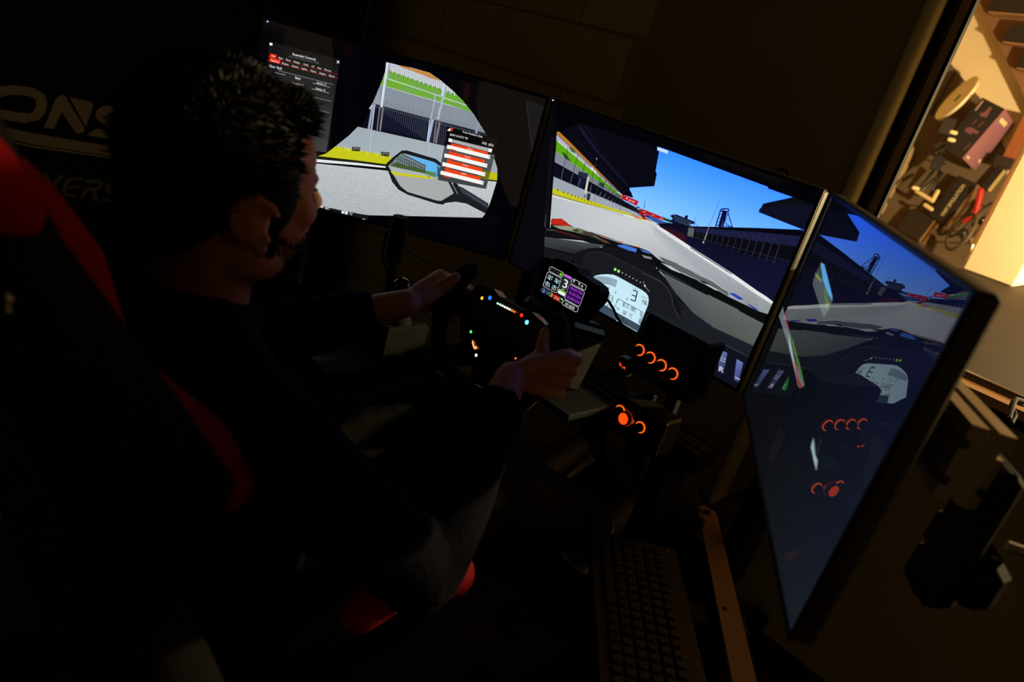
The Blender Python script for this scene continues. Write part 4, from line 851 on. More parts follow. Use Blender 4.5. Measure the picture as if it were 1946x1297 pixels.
# ================================================================== button boxes
RINGM = mat('lit_orange_ring', (40, 20, 10), emit=(255, 96, 22), estr=1.5)
BX = np.array([1., 0, 0]); BN = np.array([0, -1., 0]); BZ = np.array([0, 0, 1.])
def button_box(label, yf, c, size, dp=0.055):
    t = thing('button_box', label, 'button box', (c[0], yf + dp / 2, c[1] - size[1] / 2), 'button boxes beside the wheel')
    part('case', BLACKP, t, box=((c[0], yf + dp / 2 + 0.001, c[1]), (size[0], dp, size[1]), None, 0.004))
    part('face', CARB, t, box=((c[0], yf + 0.0005, c[1]), (size[0] * 0.95, 0.003, size[1] * 0.93), None, 0.001))
    return t
def ring_button(t, px, py, yf, R=0.0093, lit=True):
    p = at_axis(px, py, 1, yf - 0.002)
    b = part('push_button', BLACKP, t, True, lathe=(p, BN, [(R * 0.86, -0.001), (R * 0.86, 0.006), (R * 0.74, 0.0085), (R * 0.3, 0.009)], 20))
    if lit: part('light_ring', RINGM, b, True, torus=(p + BN * 0.0004, BN, R, 0.0011, 28, 8))
    return b
UB = button_box('black button box with a row of four orange lit ring buttons', -0.12, (0.2165, 0.8535), (0.132, 0.112))
for px, py in ((1215.5, 665.5), (1236, 680), (1257, 694.5), (1278.5, 710.5)): ring_button(UB, px, py, -0.12)
for k in range(4):
    p = np.array([0.163 + k * 0.034, -0.1225, 0.82])
    tg = part('toggle_switch', STEEL, UB, True, lathe=(p, BN, [(0.0055, -0.001), (0.0055, 0.003), (0.004, 0.004)], 12))
    part('lever', STEEL, tg, True, capsule=([p + BN * 0.003, p + BN * 0.016 + BZ * 0.006], [0.0018, 0.0026], 8))
LBc = at_axis(1200, 808, 1, -0.15)
LB = button_box('black button box with one large glowing orange round button', -0.15, (LBc[0] + 0.006, LBc[2] + 0.002), (0.108, 0.07))
for px, py in ((1178.5, 781), (1216.5, 812.5)): ring_button(LB, px, py, -0.15)
p = at_axis(1189.5, 795, 1, -0.152); b = part('start_button', BLACKP, LB, True, lathe=(p, BN, [(0.0125, -0.001), (0.0125, 0.006), (0.0108, 0.007), (0.0105, 0.004)], 24))
part('light_dome', mat('lit_big_orange', (60, 20, 8), emit=(255, 74, 10), estr=1.3), b, True, ellipsoid=(p + BN * 0.008, (0.0098, 0.0035, 0.0105), None, 18, 10))
part('light_ring', mat('lit_red_ring', (60, 12, 8), emit=(190, 40, 16), estr=0.7), b, True, torus=(p + BN * 0.0005, BN, 0.0138, 0.0006, 28, 6))
p = at_axis(1201, 801, 1, -0.152); part('light_ring', mat('lit_small_ring', (60, 12, 8), emit=(255, 90, 24), estr=0.9), LB, True, torus=(p, BN, 0.0032, 0.0007, 16, 6))
part('mount_stem', MATTE, LB, box=((0.20, -0.093, LBc[2] + 0.02), (0.02, 0.014, 0.05), None, 0.002))
# little hub with red lights beside the button boxes
hb = at_axis(1184, 700, 1, -0.125)
hub = thing('usb_hub', 'tiny black USB hub glowing with red lights left of the ring buttons', 'usb hub', hb - np.array([0, 0, 0.012]))
part('shell', BLACKP, hub, box=(hb + np.array([-0.004, 0.012, 0]), (0.026, 0.022, 0.034), None, 0.003))
for k, (x, y, r) in enumerate(((1178, 690.5, 0.0022), (1179, 694, 0.0018), (1183, 698.5, 0.0024), (1186.5, 699.5, 0.0018), (1187, 704.5, 0.0009))):
    part('red_light', mat('lit_red_%d' % (k % 2), (40, 8, 6), emit=((255, 40, 24), (255, 90, 50))[k % 2], estr=(0.5, 1.4)[k % 2]), hub, True, ellipsoid=(at_axis(x, y, 1, -0.1245), (r, r * 0.5, r), None, 10, 6))

# ================================================================== handbrake and shifter
sh = thing('shifter', 'black gear shifter with a ball knob standing beside the wheel', 'shifter', (-0.285, -0.302, 0.632))
k0 = at_axis(764, 548, 0, -0.282)
part('shifter_base', MATTE, sh, box=((-0.285, -0.29, 0.668), (0.075, 0.11, 0.072), None, 0.006))
part('lever_rod', STEEL, sh, True, tube=([(-0.285, -0.295, 0.70), (-0.283, -0.30, 0.735), k0 + np.array([0, 0, -0.018])], 0.006, 12))
part('gaiter', RUBBER, sh, True, lathe=((-0.285, -0.295, 0.703), (0, 0, 1), [(0.032, 0), (0.026, 0.012), (0.018, 0.02), (0.012, 0.03), (0.008, 0.032)], 18))
part('ball_knob', mat('gloss_black_knob', (10, 10, 11), 0.12, coat=0.5), sh, True, ellipsoid=(k0, (0.0215, 0.0215, 0.0225), None, 22, 14))
hbk = thing('handbrake', 'tall black handbrake lever with a cylindrical rubber grip beside the shifter', 'handbrake', (-0.345, -0.34, 0.632))
g0, g1 = at_axis(762, 412, 0, -0.345), at_axis(746, 498, 0, -0.345); g2 = at_axis(736, 585, 0, -0.345)
part('hand_grip', RUBBER, hbk, True, lathe=(g1, g0 - g1, [(0.014, 0), (0.0165, 0.006), (0.0165, np.linalg.norm(g0 - g1) - 0.006), (0.015, np.linalg.norm(g0 - g1))], 20))
part('lever_rod', STEEL, hbk, True, tube=([g1, g2], 0.009, 14))
part('lever_base', MATTE, hbk, box=((g2[0], g2[1], 0.665), (0.045, 0.12, 0.066), None, 0.004))
part('pivot_plate', STEEL, hbk, box=((g2[0] + 0.014, g2[1], (0.69 + g2[2]) / 2 + 0.005), (0.004, 0.05, g2[2] - 0.66), None, 0.0015))
hc = MB().capsule([at_axis(x, y, 0, -0.37) for x, y in ((735, 440), (731, 458), (727, 480), (729, 500), (736, 515))], 0.0028, 8).build('handbrake_cable', RUBBER, smooth=True)
tag(hc, 'thin black cable curving behind the handbrake grip', 'cable')

# ================================================================== keyboard on a swing-out tray
ZT = 0.484
kd = nrm((0.687, -0.726, 0)); kp = np.array([kd[1], -kd[0], 0]); kp = -kp if kp[0] > 0 else kp      # along the keys / towards the driver
tr = thing('keyboard_tray', 'bare flat metal swing arm with a dark tray, bolted to the rail end', 'tray', (0.45, -0.1, 0.47))
a0 = np.array([0.2785, 0.172, ZT]); ad = nrm(np.array([0.571, -0.184, ZT]) - a0); asd = np.cross(np.array([0, 0, 1.]), ad)
half = 0.0205; out = [a0 + ad * 0.47 + asd * half, a0 + ad * 0.0 + asd * half]
out += [a0 - ad * half * 1.25 * math.sin(t) + asd * half * math.cos(t) for t in [math.pi * k / 8 for k in range(1, 8)]] + [a0 - asd * half, a0 + ad * 0.47 - asd * half]
BRZ = mat('bare_steel_flat', (112, 84, 62), 0.7, 0.1, noise=0.06, scale=40)
part('swing_arm', BRZ, tr, prism=([p - np.array([0, 0, 0.005]) for p in out], (0, 0, 0.005)))
part('pivot_bolt', STEEL, tr, True, lathe=(a0 + np.array([0, 0, -0.001]), (0, 0, 1), [(0.008, 0), (0.008, 0.004), (0.004, 0.005)], 14))
hx = at_axis(1377, 1158, 2, ZT); part('bolt_hole', MATTE, tr, True, lathe=(hx, (0, 0, 1), [(0.005, -0.004), (0.005, 0.0004), (0.001, 0.0005)], 12))
nut = at_axis(1327, 998, 2, ZT); part('lock_nut', MATTE, tr, True, lathe=(nut, (0, 0, 1), [(0.011, 0), (0.011, 0.012), (0.006, 0.016)], 8))
q0 = at_axis(1285, 1045, 2, ZT + 0.006)
tc = q0 + kd * 0.22 + kp * 0.10
part('tray_plate', mat('tray_black', (16, 16, 16), 0.8, spec=0.2),  tr, box=(tc - kp * 0.015 + np.array([0, 0, -0.0145]), (0.44, 0.172, 0.006), (kd, kp, (0, 0, 1)), 0.002))
part('cross_brace', MATTE, tr, box=(a0 + ad * 0.30 + kp * 0.03 + np.array([0, 0, -0.0225]), (0.05, 0.14, 0.01), (kd, kp, (0, 0, 1)), 0.002))
kb = thing('keyboard', 'black keyboard with low square keys lying on the swing-out tray', 'keyboard', tc)
kc = q0 + kd * 0.22 + kp * 0.085
part('key_deck', mat('key_deck_black', (16, 16, 17), 0.6, spec=0.3),  kb, box=(kc + np.array([0, 0, -0.006]), (0.44, 0.17, 0.011), (kd, kp, (0, 0, 1)), 0.002))
KEYM = mat('black_keycap', (18, 18, 19), 0.6, spec=0.3, noise=0.1)
km = MB().box((0, 0, 0), (0.0155, 0.0155, 0.005), None, 0.0015).build('key', KEYM, loc=(0, 0, 0)); kmesh = km.data; bpy.data.objects.remove(km)
rotk = math.atan2(kd[1], kd[0])
for r in range(6):
    for c in range(20):
        if r == 5 and 4 <= c <= 8: continue
        p = q0 + kd * (0.025 + c * 0.0205) + kp * (0.040 + r * 0.0205)
        o = bpy.data.objects.new('key', kmesh); C.objects.link(o); o.parent = kb
        o.location = Vector([float(v) for v in p + np.array([0, 0, 0.002])]) - kb.location; o.rotation_euler = (0, 0, rotk)
part('space_bar', KEYM, kb, box=(q0 + kd * (0.025 + 6 * 0.0205) + kp * (0.040 + 5 * 0.0205) + np.array([0, 0, 0.002]), (0.098, 0.0155, 0.005), (kd, kp, (0, 0, 1)), 0.0015))
part('glint_mark', mat('amber_glint', (120, 100, 60), 0.5), kb, box=(at_axis(1268, 1049, 2, ZT + 0.006), (0.006, 0.003, 0.001), (kd, kp, (0, 0, 1))))  # faint glint on the key deck, put in as a beige patch

# ================================================================== pedals
pd = thing('pedal_set', 'black floor pedals with metal pads under the steering wheel', 'pedals', (0.0, 0.36, 0.19))
part('pedal_plate', MATTE, pd, box=((0.0, 0.36, 0.195), (0.42, 0.30, 0.010), None, 0.003))
for x, wd in ((-0.13, 0.05), (-0.01, 0.06), (0.11, 0.045)):
    pv = np.array([x, 0.42, 0.21]); tp = np.array([x, 0.33, 0.40])
    b = part('pedal_arm', STEEL, pd, True, tube=([pv, pv * 0.45 + tp * 0.55 + np.array([0, 0.01, 0]), tp], 0.008, 10))
    part('pedal_pad', ALU if False else STEEL, b, box=(tp + np.array([0, -0.012, 0.02]), (wd, 0.008, 0.10), ((1, 0, 0), nrm((0, 1, 0.35)), nrm((0, -0.35, 1))), 0.003))
    part('pedal_bracket', MATTE, pd, box=(pv + np.array([0, 0.01, 0]), (0.05, 0.08, 0.03), None, 0.004))

# ================================================================== bucket seat
SX = 0.02
seat = thing('bucket_chair', 'red and black bucket racing seat holding the driver', 'chair', (SX, -0.80, 0.19))
SHELL = mat('black_seat_cloth', (18, 17, 18), 0.95, spec=0.1, noise=0.3, scale=160, bump=0.2)
REDC = mat('red_seat_cloth', (120, 6, 12), 0.9, spec=0.1, noise=0.15, scale=120, bump=0.15)
stn = [(-0.44, 0.475, 0.235, 0.07), (-0.55, 0.452, 0.245, 0.12), (-0.70, 0.435, 0.25, 0.15), (-0.84, 0.430, 0.25, 0.12), (-0.945, 0.475, 0.25, 0.12), (-0.985, 0.58, 0.25, 0.11), (-1.015, 0.72, 0.25, 0.09), (-1.04, 0.84, 0.25, 0.14), (-1.07, 0.96, 0.25, 0.10), (-1.10, 1.06, 0.24, 0.07), (-1.125, 1.15, 0.20, 0.06), (-1.14, 1.24, 0.15, 0.05), (-1.15, 1.30, 0.10, 0.02)]
rows = []
for i, (y, z, hw, h) in enumerate(stn):
    a_, b_ = stn[max(i - 1, 0)], stn[min(i + 1, len(stn) - 1)]; t = nrm((0, b_[0] - a_[0], b_[1] - a_[1])); n = np.array([0, -t[2], t[1]]); n = n if (n[2] > 0 and i < 4) or (n[1] > 0) else -n
    sec = [(-hw - 0.022, h), (-hw - 0.020, h * 0.55), (-hw, h * 0.18), (-hw + 0.05, 0.008), (-0.08, 0), (0.08, 0), (hw - 0.05, 0.008), (hw, h * 0.18), (hw + 0.020, h * 0.55), (hw + 0.022, h)]
    rows.append([np.array([SX + x, y, z]) + n * q for x, q in sec])
mb = MB(); mb._grid(rows, closed=False, cap=False)
sh_o = mb.build('shell', SHELL, seat, True)
md = sh_o.modifiers.new('thick', 'SOLIDIFY'); md.thickness = 0.022; md.offset = 0.0
cont = [(-0.905, 0.905), (-0.950, 0.952), (-0.979, 0.987), (-0.994, 1.022), (-1.008, 1.069), (-1.032, 1.106), (-1.064, 1.140), (-1.095, 1.190)]
for s in (-1, 1):
    part('side_bolster', REDC, seat, True, capsule=([(SX + s * 0.243, y, z) for y, z in [(-0.897, 0.840)] + [(y - 0.019, z - 0.020) for y, z in cont]], [0.030, 0.031, 0.029, 0.028, 0.028, 0.028, 0.027, 0.026, 0.022], 18))
    part('thigh_bolster', REDC, seat, True, capsule=([(SX + s * 0.236, y, z) for y, z in ((-0.690, 0.585), (-0.640, 0.618), (-0.585, 0.618), (-0.548, 0.590))], [0.026, 0.034, 0.035, 0.034], 18))
    part('seat_mount', STEEL, seat, box=((SX + s * 0.215, -0.70, 0.31), (0.008, 0.34, 0.23), None, 0.002))
def cushion(name, y0, z0, y1, z1, wd, th):
    c = np.array([SX, (y0 + y1) / 2, (z0 + z1) / 2]); t = nrm((0, y1 - y0, z1 - z0)); n = np.cross((1, 0, 0), t); n = n if n[2] + n[1] > 0 else -n
    L = math.hypot(y1 - y0, z1 - z0)
    return part(name, SHELL, seat, True, box=(c + n * th / 2, (wd, L, th), ((1, 0, 0), t, n), th * 0.42))
cushion('seat_cushion', -0.46, 0.482, -0.86, 0.447, 0.38, 0.035)
cushion('back_cushion', -0.985, 0.56, -1.06, 0.93, 0.38, 0.03)
cushion('head_cushion', -1.095, 1.06, -1.132, 1.24, 0.20, 0.03)
LOGO = mat('white_seat_print', (190, 190, 192), 0.8)
part('logo_mark', LOGO, seat, prism=([at_axis(x, y, 0, SX + 0.2825) for x, y in ((14, 556), (26, 568), (20, 574), (12, 566))], (0.001, 0, 0)))
part('logo_mark', LOGO, seat, prism=([at_axis(x, y, 0, SX + 0.2825) for x, y in ((10, 572), (18, 582), (22, 594), (14, 592), (14, 582))], (0.001, 0, 0)))

# ================================================================== driver
SKIN = mat('warm_skin', (190, 128, 100), 0.55, spec=0.4, noise=0.06, scale=60, bump=0.06)
O = np.array([0.045, -0.820, 1.045])
def hd(x, y, z): return O + np.array([x, y, z])
def wlh(s, x, y, z): return wl(s * x, y, z)
person = thing('person', 'seated driver in a dark jacket, both hands on the steering wheel, seen from behind', 'person', (0.03, -0.76, 0.45))
SHR, SHL = np.array([0.215, -0.865, 0.865]), np.array([-0.150, -0.850, 0.865])
ELR, ELL = np.array([0.285, -0.640, 0.655]), np.array([-0.285, -0.600, 0.680])
def wrist(s): return wlh(s, 0.139, -0.030, 0.088)
HIP = np.array([0.025, -0.77, 0.535])
KN = {1: np.array([0.125, -0.345, 0.600]), -1: np.array([-0.105, -0.345, 0.600])}
AN = {1: np.array([0.105, 0.075, 0.345]), -1: np.array([-0.125, 0.075, 0.345])}
b = MB()
# skull, face, jaw, features
b.ellipsoid(hd(0, -0.012, 0.040), (0.075, 0.095, 0.085), None, 28, 18)
b.ellipsoid(hd(0, 0.036, -0.020), (0.063, 0.054, 0.080), None, 24, 16)
b.ellipsoid(hd(0, 0.039, 0.045), (0.060, 0.047, 0.046), None, 24, 16)
b.ellipsoid(hd(0, 0.038, -0.060), (0.054, 0.050, 0.040), None, 22, 14)
b.ellipsoid(hd(0, 0.078, -0.084), (0.021, 0.017, 0.016), None, 16, 10)
b.capsule([hd(0, 0.084, 0.018), hd(0, 0.094, 0.005), hd(0, 0.1015, -0.006)], [0.0075, 0.0092, 0.0105], 12)
for s in (-1, 1):
    b.ellipsoid(hd(s * 0.0115, 0.091, -0.011), (0.0085, 0.010, 0.007), None, 12, 8)
    b.ellipsoid(hd(s * 0.022, 0.0745, 0.029), (0.021, 0.0115, 0.0085), None, 14, 8)
    b.ellipsoid(hd(s * 0.034, 0.0650, 0.0215), (0.017, 0.0135, 0.0065), None, 14, 8); b.ellipsoid(hd(s * 0.036, 0.0620, 0.0005), (0.016, 0.0140, 0.0060), None, 14, 8); b.ellipsoid(hd(s * 0.0455, 0.0560, 0.012), (0.0085, 0.0150, 0.012), None, 14, 8)
    b.ellipsoid(hd(s * 0.043, 0.058, -0.006), (0.020, 0.022, 0.018), None, 14, 8)
    b.ellipsoid(hd(s * 0.050, 0.014, -0.060), (0.017, 0.034, 0.022), None, 14, 8)
    b.torus(hd(s * 0.080, -0.006, -0.006), (1, -0.45 * s, 0), 0.0215, 0.0046, 22, 8, 30, 330, (0, 1, -0.2))
    b.ellipsoid(hd(s * 0.076, -0.004, -0.008), (0.007, 0.016, 0.026), None, 14, 10)
    b.ellipsoid(hd(s * 0.080, 0.002, -0.034), (0.006, 0.009, 0.011), None, 12, 8)
b.ellipsoid(hd(0, 0.085, -0.037), (0.023, 0.010, 0.0065), None, 14, 8); b.ellipsoid(hd(0, 0.082, -0.049), (0.021, 0.010, 0.0075), None, 14, 8)
b.tube([hd(0, -0.014, -0.040), hd(0, -0.020, -0.09), hd(-0.003, -0.030, -0.160), (0.038, -0.857, 0.85)], [0.055, 0.056, 0.060, 0.075], 20)
# trunk and limbs
b.tube([HIP + np.array([0, 0.05, -0.045]), HIP, (0.028, -0.82, 0.65), (0.032, -0.855, 0.78), (0.035, -0.862, 0.86), (0.038, -0.858, 0.905)], [0.12, 0.150, 0.138, 0.158, 0.150, 0.075], 22, True, 0.64, (0, 1, 0.2))
b.capsule([SHL, (SHL + SHR) / 2 + np.array([0, 0, 0.015]), SHR], [0.052, 0.060, 0.052], 14)
for s, S, E in ((1, SHR, ELR), (-1, SHL, ELL)):
    w_ = wrist(s); b.capsule([S, S * 0.5 + E * 0.5, E], [0.050, 0.046, 0.038], 14); b.capsule([E, E * 0.65 + w_ * 0.35, w_], [0.038, 0.041, 0.025], 14)
    hp = HIP + np.array([s * 0.085, 0.02, -0.02]); k, an = KN[s], AN[s]
    b.capsule([hp, hp * 0.5 + k * 0.5, k], [0.085, 0.076, 0.056], 14); b.capsule([k, k * 0.65 + an * 0.35, an], [0.054, 0.055, 0.036], 14)
    fq = nrm((0, 0.95, 0.32)); fh = an + np.array([0, -0.03, -0.035]); b.capsule([fh + fq * 0.02, fh + fq * 0.10, fh + fq * 0.19], [0.032, 0.032, 0.024], 12)
    # hand: palm behind the grip, fingers wrapping it, thumb over the front
    kn = [(0.030, 0.0100), (0.009, 0.0102), (-0.012, 0.0098), (-0.032, 0.0088)]
    for i, (y, r) in enumerate(kn):
        k1 = wlh(s, 0.1640, y, 0.018); L = 1.0 if i < 3 else 0.88
        b.capsule([w_, w_ * 0.45 + wlh(s, 0.157, y * 0.9 - 0.003, 0.036) * 0.55, k1], [0.021, 0.016, 0.0125], 12)
        b.capsule([k1, wlh(s, 0.1675, y - 0.001, -0.012), wlh(s, 0.1500, y - 0.002, -0.0290), wlh(s, 0.1500 - 0.028 * L, y - 0.002, -0.0275), wlh(s, 0.1500 - 0.036 * L, y - 0.002, -0.0155)], [r * 1.08, r, r * 0.96, r * 0.9, r * 0.78], 12)
    b.capsule([w_ * 0.55 + wlh(s, 0.140, 0.006, 0.034) * 0.45, wlh(s, 0.134, 0.012, 0.034), wlh(s, 0.1235, 0.030, 0.0320), wlh(s, 0.1150, 0.046, 0.0280)], [0.019, 0.0145, 0.0112, 0.0090], 12)
body = b.build('body', SKIN, person, True, keep_doubles=True)
rm = body.modifiers.new('one_skin', 'REMESH'); rm.mode = 'VOXEL'; rm.voxel_size = 0.0038; rm.use_smooth_shade = True
sm = body.modifiers.new('soften', 'SMOOTH'); sm.factor = 0.5; sm.iterations = 2
EYEW = mat('eye_white', (225, 222, 215), 0.15); IRIS = mat('dark_iris', (30, 20, 14), 0.1)
for s in (-1, 1):
    e_ = part('eye', EYEW, person, True, ellipsoid=(hd(s * 0.029, 0.0675, 0.012), (0.0105, 0.0120, 0.0090), None, 16, 10)); part('iris', IRIS, e_, True, ellipsoid=(hd(s * 0.029, 0.0780, 0.012), (0.0055, 0.0022, 0.0055), None, 12, 8))
    part('eyelash', mat('black_hair', (14, 11, 9), 0.6, spec=0.3, noise=0.3, scale=90), person, box=(hd(s * 0.030, 0.0790, 0.0175), (0.017, 0.006, 0.0010), ((1, 0, 0), nrm((0, 1, 0.35)), nrm((0, -0.35, 1)))))
# jacket, trousers, shoes
NAVYC = mat('navy_jacket_cloth', (14, 15, 26), 0.95, spec=0.05, noise=0.2, scale=120, bump=0.25, bscale=60)
j = MB()
j.tube([HIP + np.array([0, 0.02, -0.02]), HIP + np.array([0, 0, 0.03]), (0.028, -0.82, 0.65), (0.032, -0.855, 0.78), (0.035, -0.862, 0.86), (0.038, -0.856, 0.915)], [0.168, 0.170, 0.162, 0.180, 0.168, 0.088], 24, True, 0.66, (0, 1, 0.2))
j.capsule([SHL, (SHL + SHR) / 2 + np.array([0, 0, 0.02]), SHR], [0.066, 0.072, 0.066], 16)
for s, S, E in ((1, SHR, ELR), (-1, SHL, ELL)):
    w_ = wrist(s); cu = E * 0.14 + w_ * 0.86 if s > 0 else E * 0.2 + w_ * 0.8
    j.capsule([S, S * 0.72 + E * 0.28, S * 0.45 + E * 0.55, E], [0.066, 0.064, 0.059, 0.054], 16)
    j.tube([E, E * 0.7 + cu * 0.3 + np.array([0, 0, 0.006]), E * 0.35 + cu * 0.65, E * 0.1 + cu * 0.9, cu], [0.054, 0.055, 0.049, 0.044, 0.037], 16)
j.torus((0.040, -0.852, 0.925), (0.0, 0.30, 1), 0.066, 0.019, 30, 10)
jk = j.build('jacket', NAVYC, person, True, keep_doubles=True)
rm = jk.modifiers.new('one_cloth', 'REMESH'); rm.mode = 'VOXEL'; rm.voxel_size = 0.007; rm.use_smooth_shade = True
jt = bpy.data.textures.new('cloth_folds', 'CLOUDS'); jt.noise_scale = 0.07
dp = jk.modifiers.new('folds', 'DISPLACE'); dp.texture = jt; dp.strength = 0.012; dp.mid_level = 0.45; dp.texture_coords = 'LOCAL'
sm = jk.modifiers.new('soften', 'SMOOTH'); sm.factor = 0.5; sm.iterations = 3
TRO = mat('dark_camo_trousers', (18, 18, 17), 0.95, spec=0.05, scale=26, col2=(32, 32, 29), bump=0.2)
tr_ = MB()
tr_.tube([HIP + np.array([0, 0.04, -0.07]), HIP + np.array([0, 0.02, -0.02]), HIP + np.array([0, -0.01, 0.05])], [0.155, 0.165, 0.155], 22, True, 0.68, (0, 1, 0.2))
for s in (1, -1):
    hp = HIP + np.array([s * 0.085, 0.02, -0.015]); k, an = KN[s], AN[s]; hem = an * 0.9 + k * 0.1
    tr_.capsule([hp, hp * 0.5 + k * 0.5, k], [0.098, 0.088, 0.068], 16); tr_.tube([k, k * 0.6 + hem * 0.4, hem], [0.067, 0.064, 0.053], 16)
to = tr_.build('trousers', TRO, person, True, keep_doubles=True)
rm = to.modifiers.new('one_cloth', 'REMESH'); rm.mode = 'VOXEL'; rm.voxel_size = 0.008; rm.use_smooth_shade = True
dp = to.modifiers.new('folds', 'DISPLACE'); dp.texture = jt; dp.strength = 0.010; dp.mid_level = 0.45
for s in (1, -1):
    an = AN[s]; q = nrm((0, 0.95, 0.32)); up_ = nrm((0, -0.32, 0.95)); heel = an + np.array([0, -0.035, -0.035])
    so = part('shoe', mat('dark_shoe', (28, 27, 27), 0.6, noise=0.1), person, True, capsule=([heel, heel + q * 0.07, heel + q * 0.15, heel + q * 0.215], [0.044, 0.047, 0.045, 0.034], 16, 0.92, up_))
    part('shoe_sole', mat('pale_sole', (120, 118, 112), 0.7), so, box=(heel + q * 0.105 - up_ * 0.036, (0.080, 0.285, 0.016), ((1, 0, 0), q, up_), 0.007))
# hair: a cap of short tousled locks; beard and brows the same way
HAIR = MATS['black_hair']
def locks(name, spots, parent, base=None):
    V = []; Fc = []
    for p, n, L, wd, lean in spots:
        p = np.array(p); n = nrm(n); u = nrm(np.cross(n, (0.3, 0.2, 0.9))); v = np.cross(n, u); k = len(V)
        for t in (0, 2.094, 4.189): V.append(tuple(p - n * 0.002 + (u * math.cos(t) + v * math.sin(t)) * wd))
        V.append(tuple(p + n * L + np.array(lean) * L)); Fc += [(k, k + 1, k + 3), (k + 1, k + 2, k + 3), (k + 2, k, k + 3)]
    me = bpy.data.meshes.new(name); me.from_pydata([tuple(map(float, q)) for q in V], [], Fc); me.materials.append(HAIR)
    o = bpy.data.objects.new(name, me); C.objects.link(o); adopt(o, parent); return o
cap = MB(); cap.ellipsoid(hd(0, -0.018, 0.044), (0.080, 0.093, 0.088), None, 28, 18)
cap.ellipsoid(hd(0, 0.032, 0.087), (0.057, 0.045, 0.030), None, 20, 12)
cap.ellipsoid(hd(0, -0.060, -0.010), (0.062, 0.050, 0.058), None, 20, 12)
for s in (-1, 1):
    cap.ellipsoid(hd(s * 0.064, 0.022, 0.020), (0.011, 0.024, 0.044), None, 14, 8)
    cap.ellipsoid(hd(s * 0.060, 0.022, -0.030), (0.007, 0.011, 0.030), None, 14, 8)
hair = cap.build('hair', HAIR, person, True, keep_doubles=True)
rm = hair.modifiers.new('one', 'REMESH'); rm.mode = 'VOXEL'; rm.voxel_size = 0.004; rm.use_smooth_shade = True
rnd = random.Random(3); spots = []
while len(spots) < 4600:
    d_ = nrm([rnd.gauss(0, 1) for _ in range(3)]); p = np.array([0, -0.018, 0.044]) + d_ * np.array([0.0795, 0.0925, 0.0875])
    if p[1] > 0.045 and p[2] < 0.092: continue
    if p[1] > -0.02 and p[2] < 0.012: continue
    if p[2] < -0.03: continue
    if p[1] > 0.03 and p[2] > 0.08 and rnd.random() < 0.5: p = np.array([0, 0.036, 0.090]) + nrm(d_ * np.array([1, 1, 1.4])) * np.array([0.057, 0.046, 0.027])
    if p[2] < 0.075 and p[1] > 0.05: continue
    spots.append((O + p, d_ + np.array([0, 0, 0.2]), rnd.uniform(0.004, 0.010), 0.0022, (rnd.uniform(-.6, .6), rnd.uniform(-.5, .9), rnd.uniform(-.4, .2))))
for _ in range(900):                      # fringe
    d_ = nrm((rnd.gauss(0, 1), abs(rnd.gauss(0, 1)), rnd.gauss(0.35, 0.7))); p = np.array([0, 0.032, 0.087]) + d_ * np.array([0.056, 0.044, 0.029])
    spots.append((O + p, d_ + np.array([0, 0.2, 0.3]), rnd.uniform(0.005, 0.011), 0.0022, (rnd.uniform(-.6, .6), rnd.uniform(-.2, .6), rnd.uniform(-.5, .3))))
lk = locks('hair_lock', spots, hair); lk['kind'] = 'stuff'
spots = []
while len(spots) < 2600:
    d_ = nrm([rnd.gauss(0, 1) for _ in range(3)]); jaw = rnd.random() < 0.6
    if jaw:
        if d_[2] > 0.35 or d_[1] < -0.25: continue
        p = np.array([0, 0.038, -0.060]) + d_ * np.array([0.054, 0.050, 0.040])
    else:
        if d_[2] > -0.10 or d_[1] < -0.1: continue
        p = np.array([0, 0.036, -0.020]) + d_ * np.array([0.063, 0.054, 0.080])
    if p[1] < 0.002: continue
    if abs(p[0]) < 0.026 and -0.054 < p[2] < -0.031: continue
    if p[2] > -0.030 and abs(p[0]) < 0.046: continue
    spots.append((O + p, d_ + np.array([0, 0, -0.3]), rnd.uniform(0.003, 0.0065), 0.0017, (rnd.uniform(-.3, .3), 0.1, -0.5)))
for _ in range(260):                      # chin and moustache
    x = rnd.uniform(-0.02, 0.02); spots.append((hd(x, 0.092 - x * x * 12, rnd.uniform(-0.098, -0.062)), (x * 8, 0.8, -0.5), 0.006, 0.0017, (0, 0, -0.4)))
    x = rnd.uniform(-0.024, 0.024); spots.append((hd(x, 0.0925 - x * x * 16, rnd.uniform(-0.030, -0.022)), (x * 8, 0.8, -0.5), 0.004, 0.0016, (0, 0, -0.4)))
bd = locks('beard', spots, person); bd['kind'] = 'stuff'
spots = []
for s in (-1, 1):
    for _ in range(90):
        t = rnd.random(); spots.append((hd(s * (0.010 + 0.032 * t), 0.0845 - 0.018 * t * t, 0.0310 + 0.006 * math.sin(t * 2.6)), (0, 0.8, 0.2), 0.0025, 0.0015, (s * 0.7, 0, 0.2)))
bw = locks('eyebrow', spots, person); bw['kind'] = 'stuff'

# ================================================================== banner at the left
BA = math.radians(62); bdv = np.array([math.cos(BA), math.sin(BA), 0]); bnv = np.array([math.sin(BA), -math.cos(BA), 0])
tE = 2.62; bE = at_t(690, 40, tE); bE[2] = 0
NAVB = mat('navy_banner_cloth', (12, 14, 34), 0.85, noise=0.1, scale=60)
PRINT = mat('grey_banner_print', (190, 188, 188), 0.85, noise=0.05)
ban = thing('banner', 'dark navy upright banner with large pale slanted lettering beside the wall', 'banner', bE - bdv * 0.75)
part('cloth', NAVB, ban, box=(bE - bdv * 0.85 + np.array([0, 0, 1.03]), (1.70, 0.012, 2.02), (bdv, bnv, (0, 0, 1))))
part('pole', STEEL, ban, True, tube=([bE + bdv * 0.012 - bnv * 0.012 + np.array([0, 0, 0.01]), bE + bdv * 0.012 - bnv * 0.012 + np.array([0, 0, 2.05])], 0.008, 10))
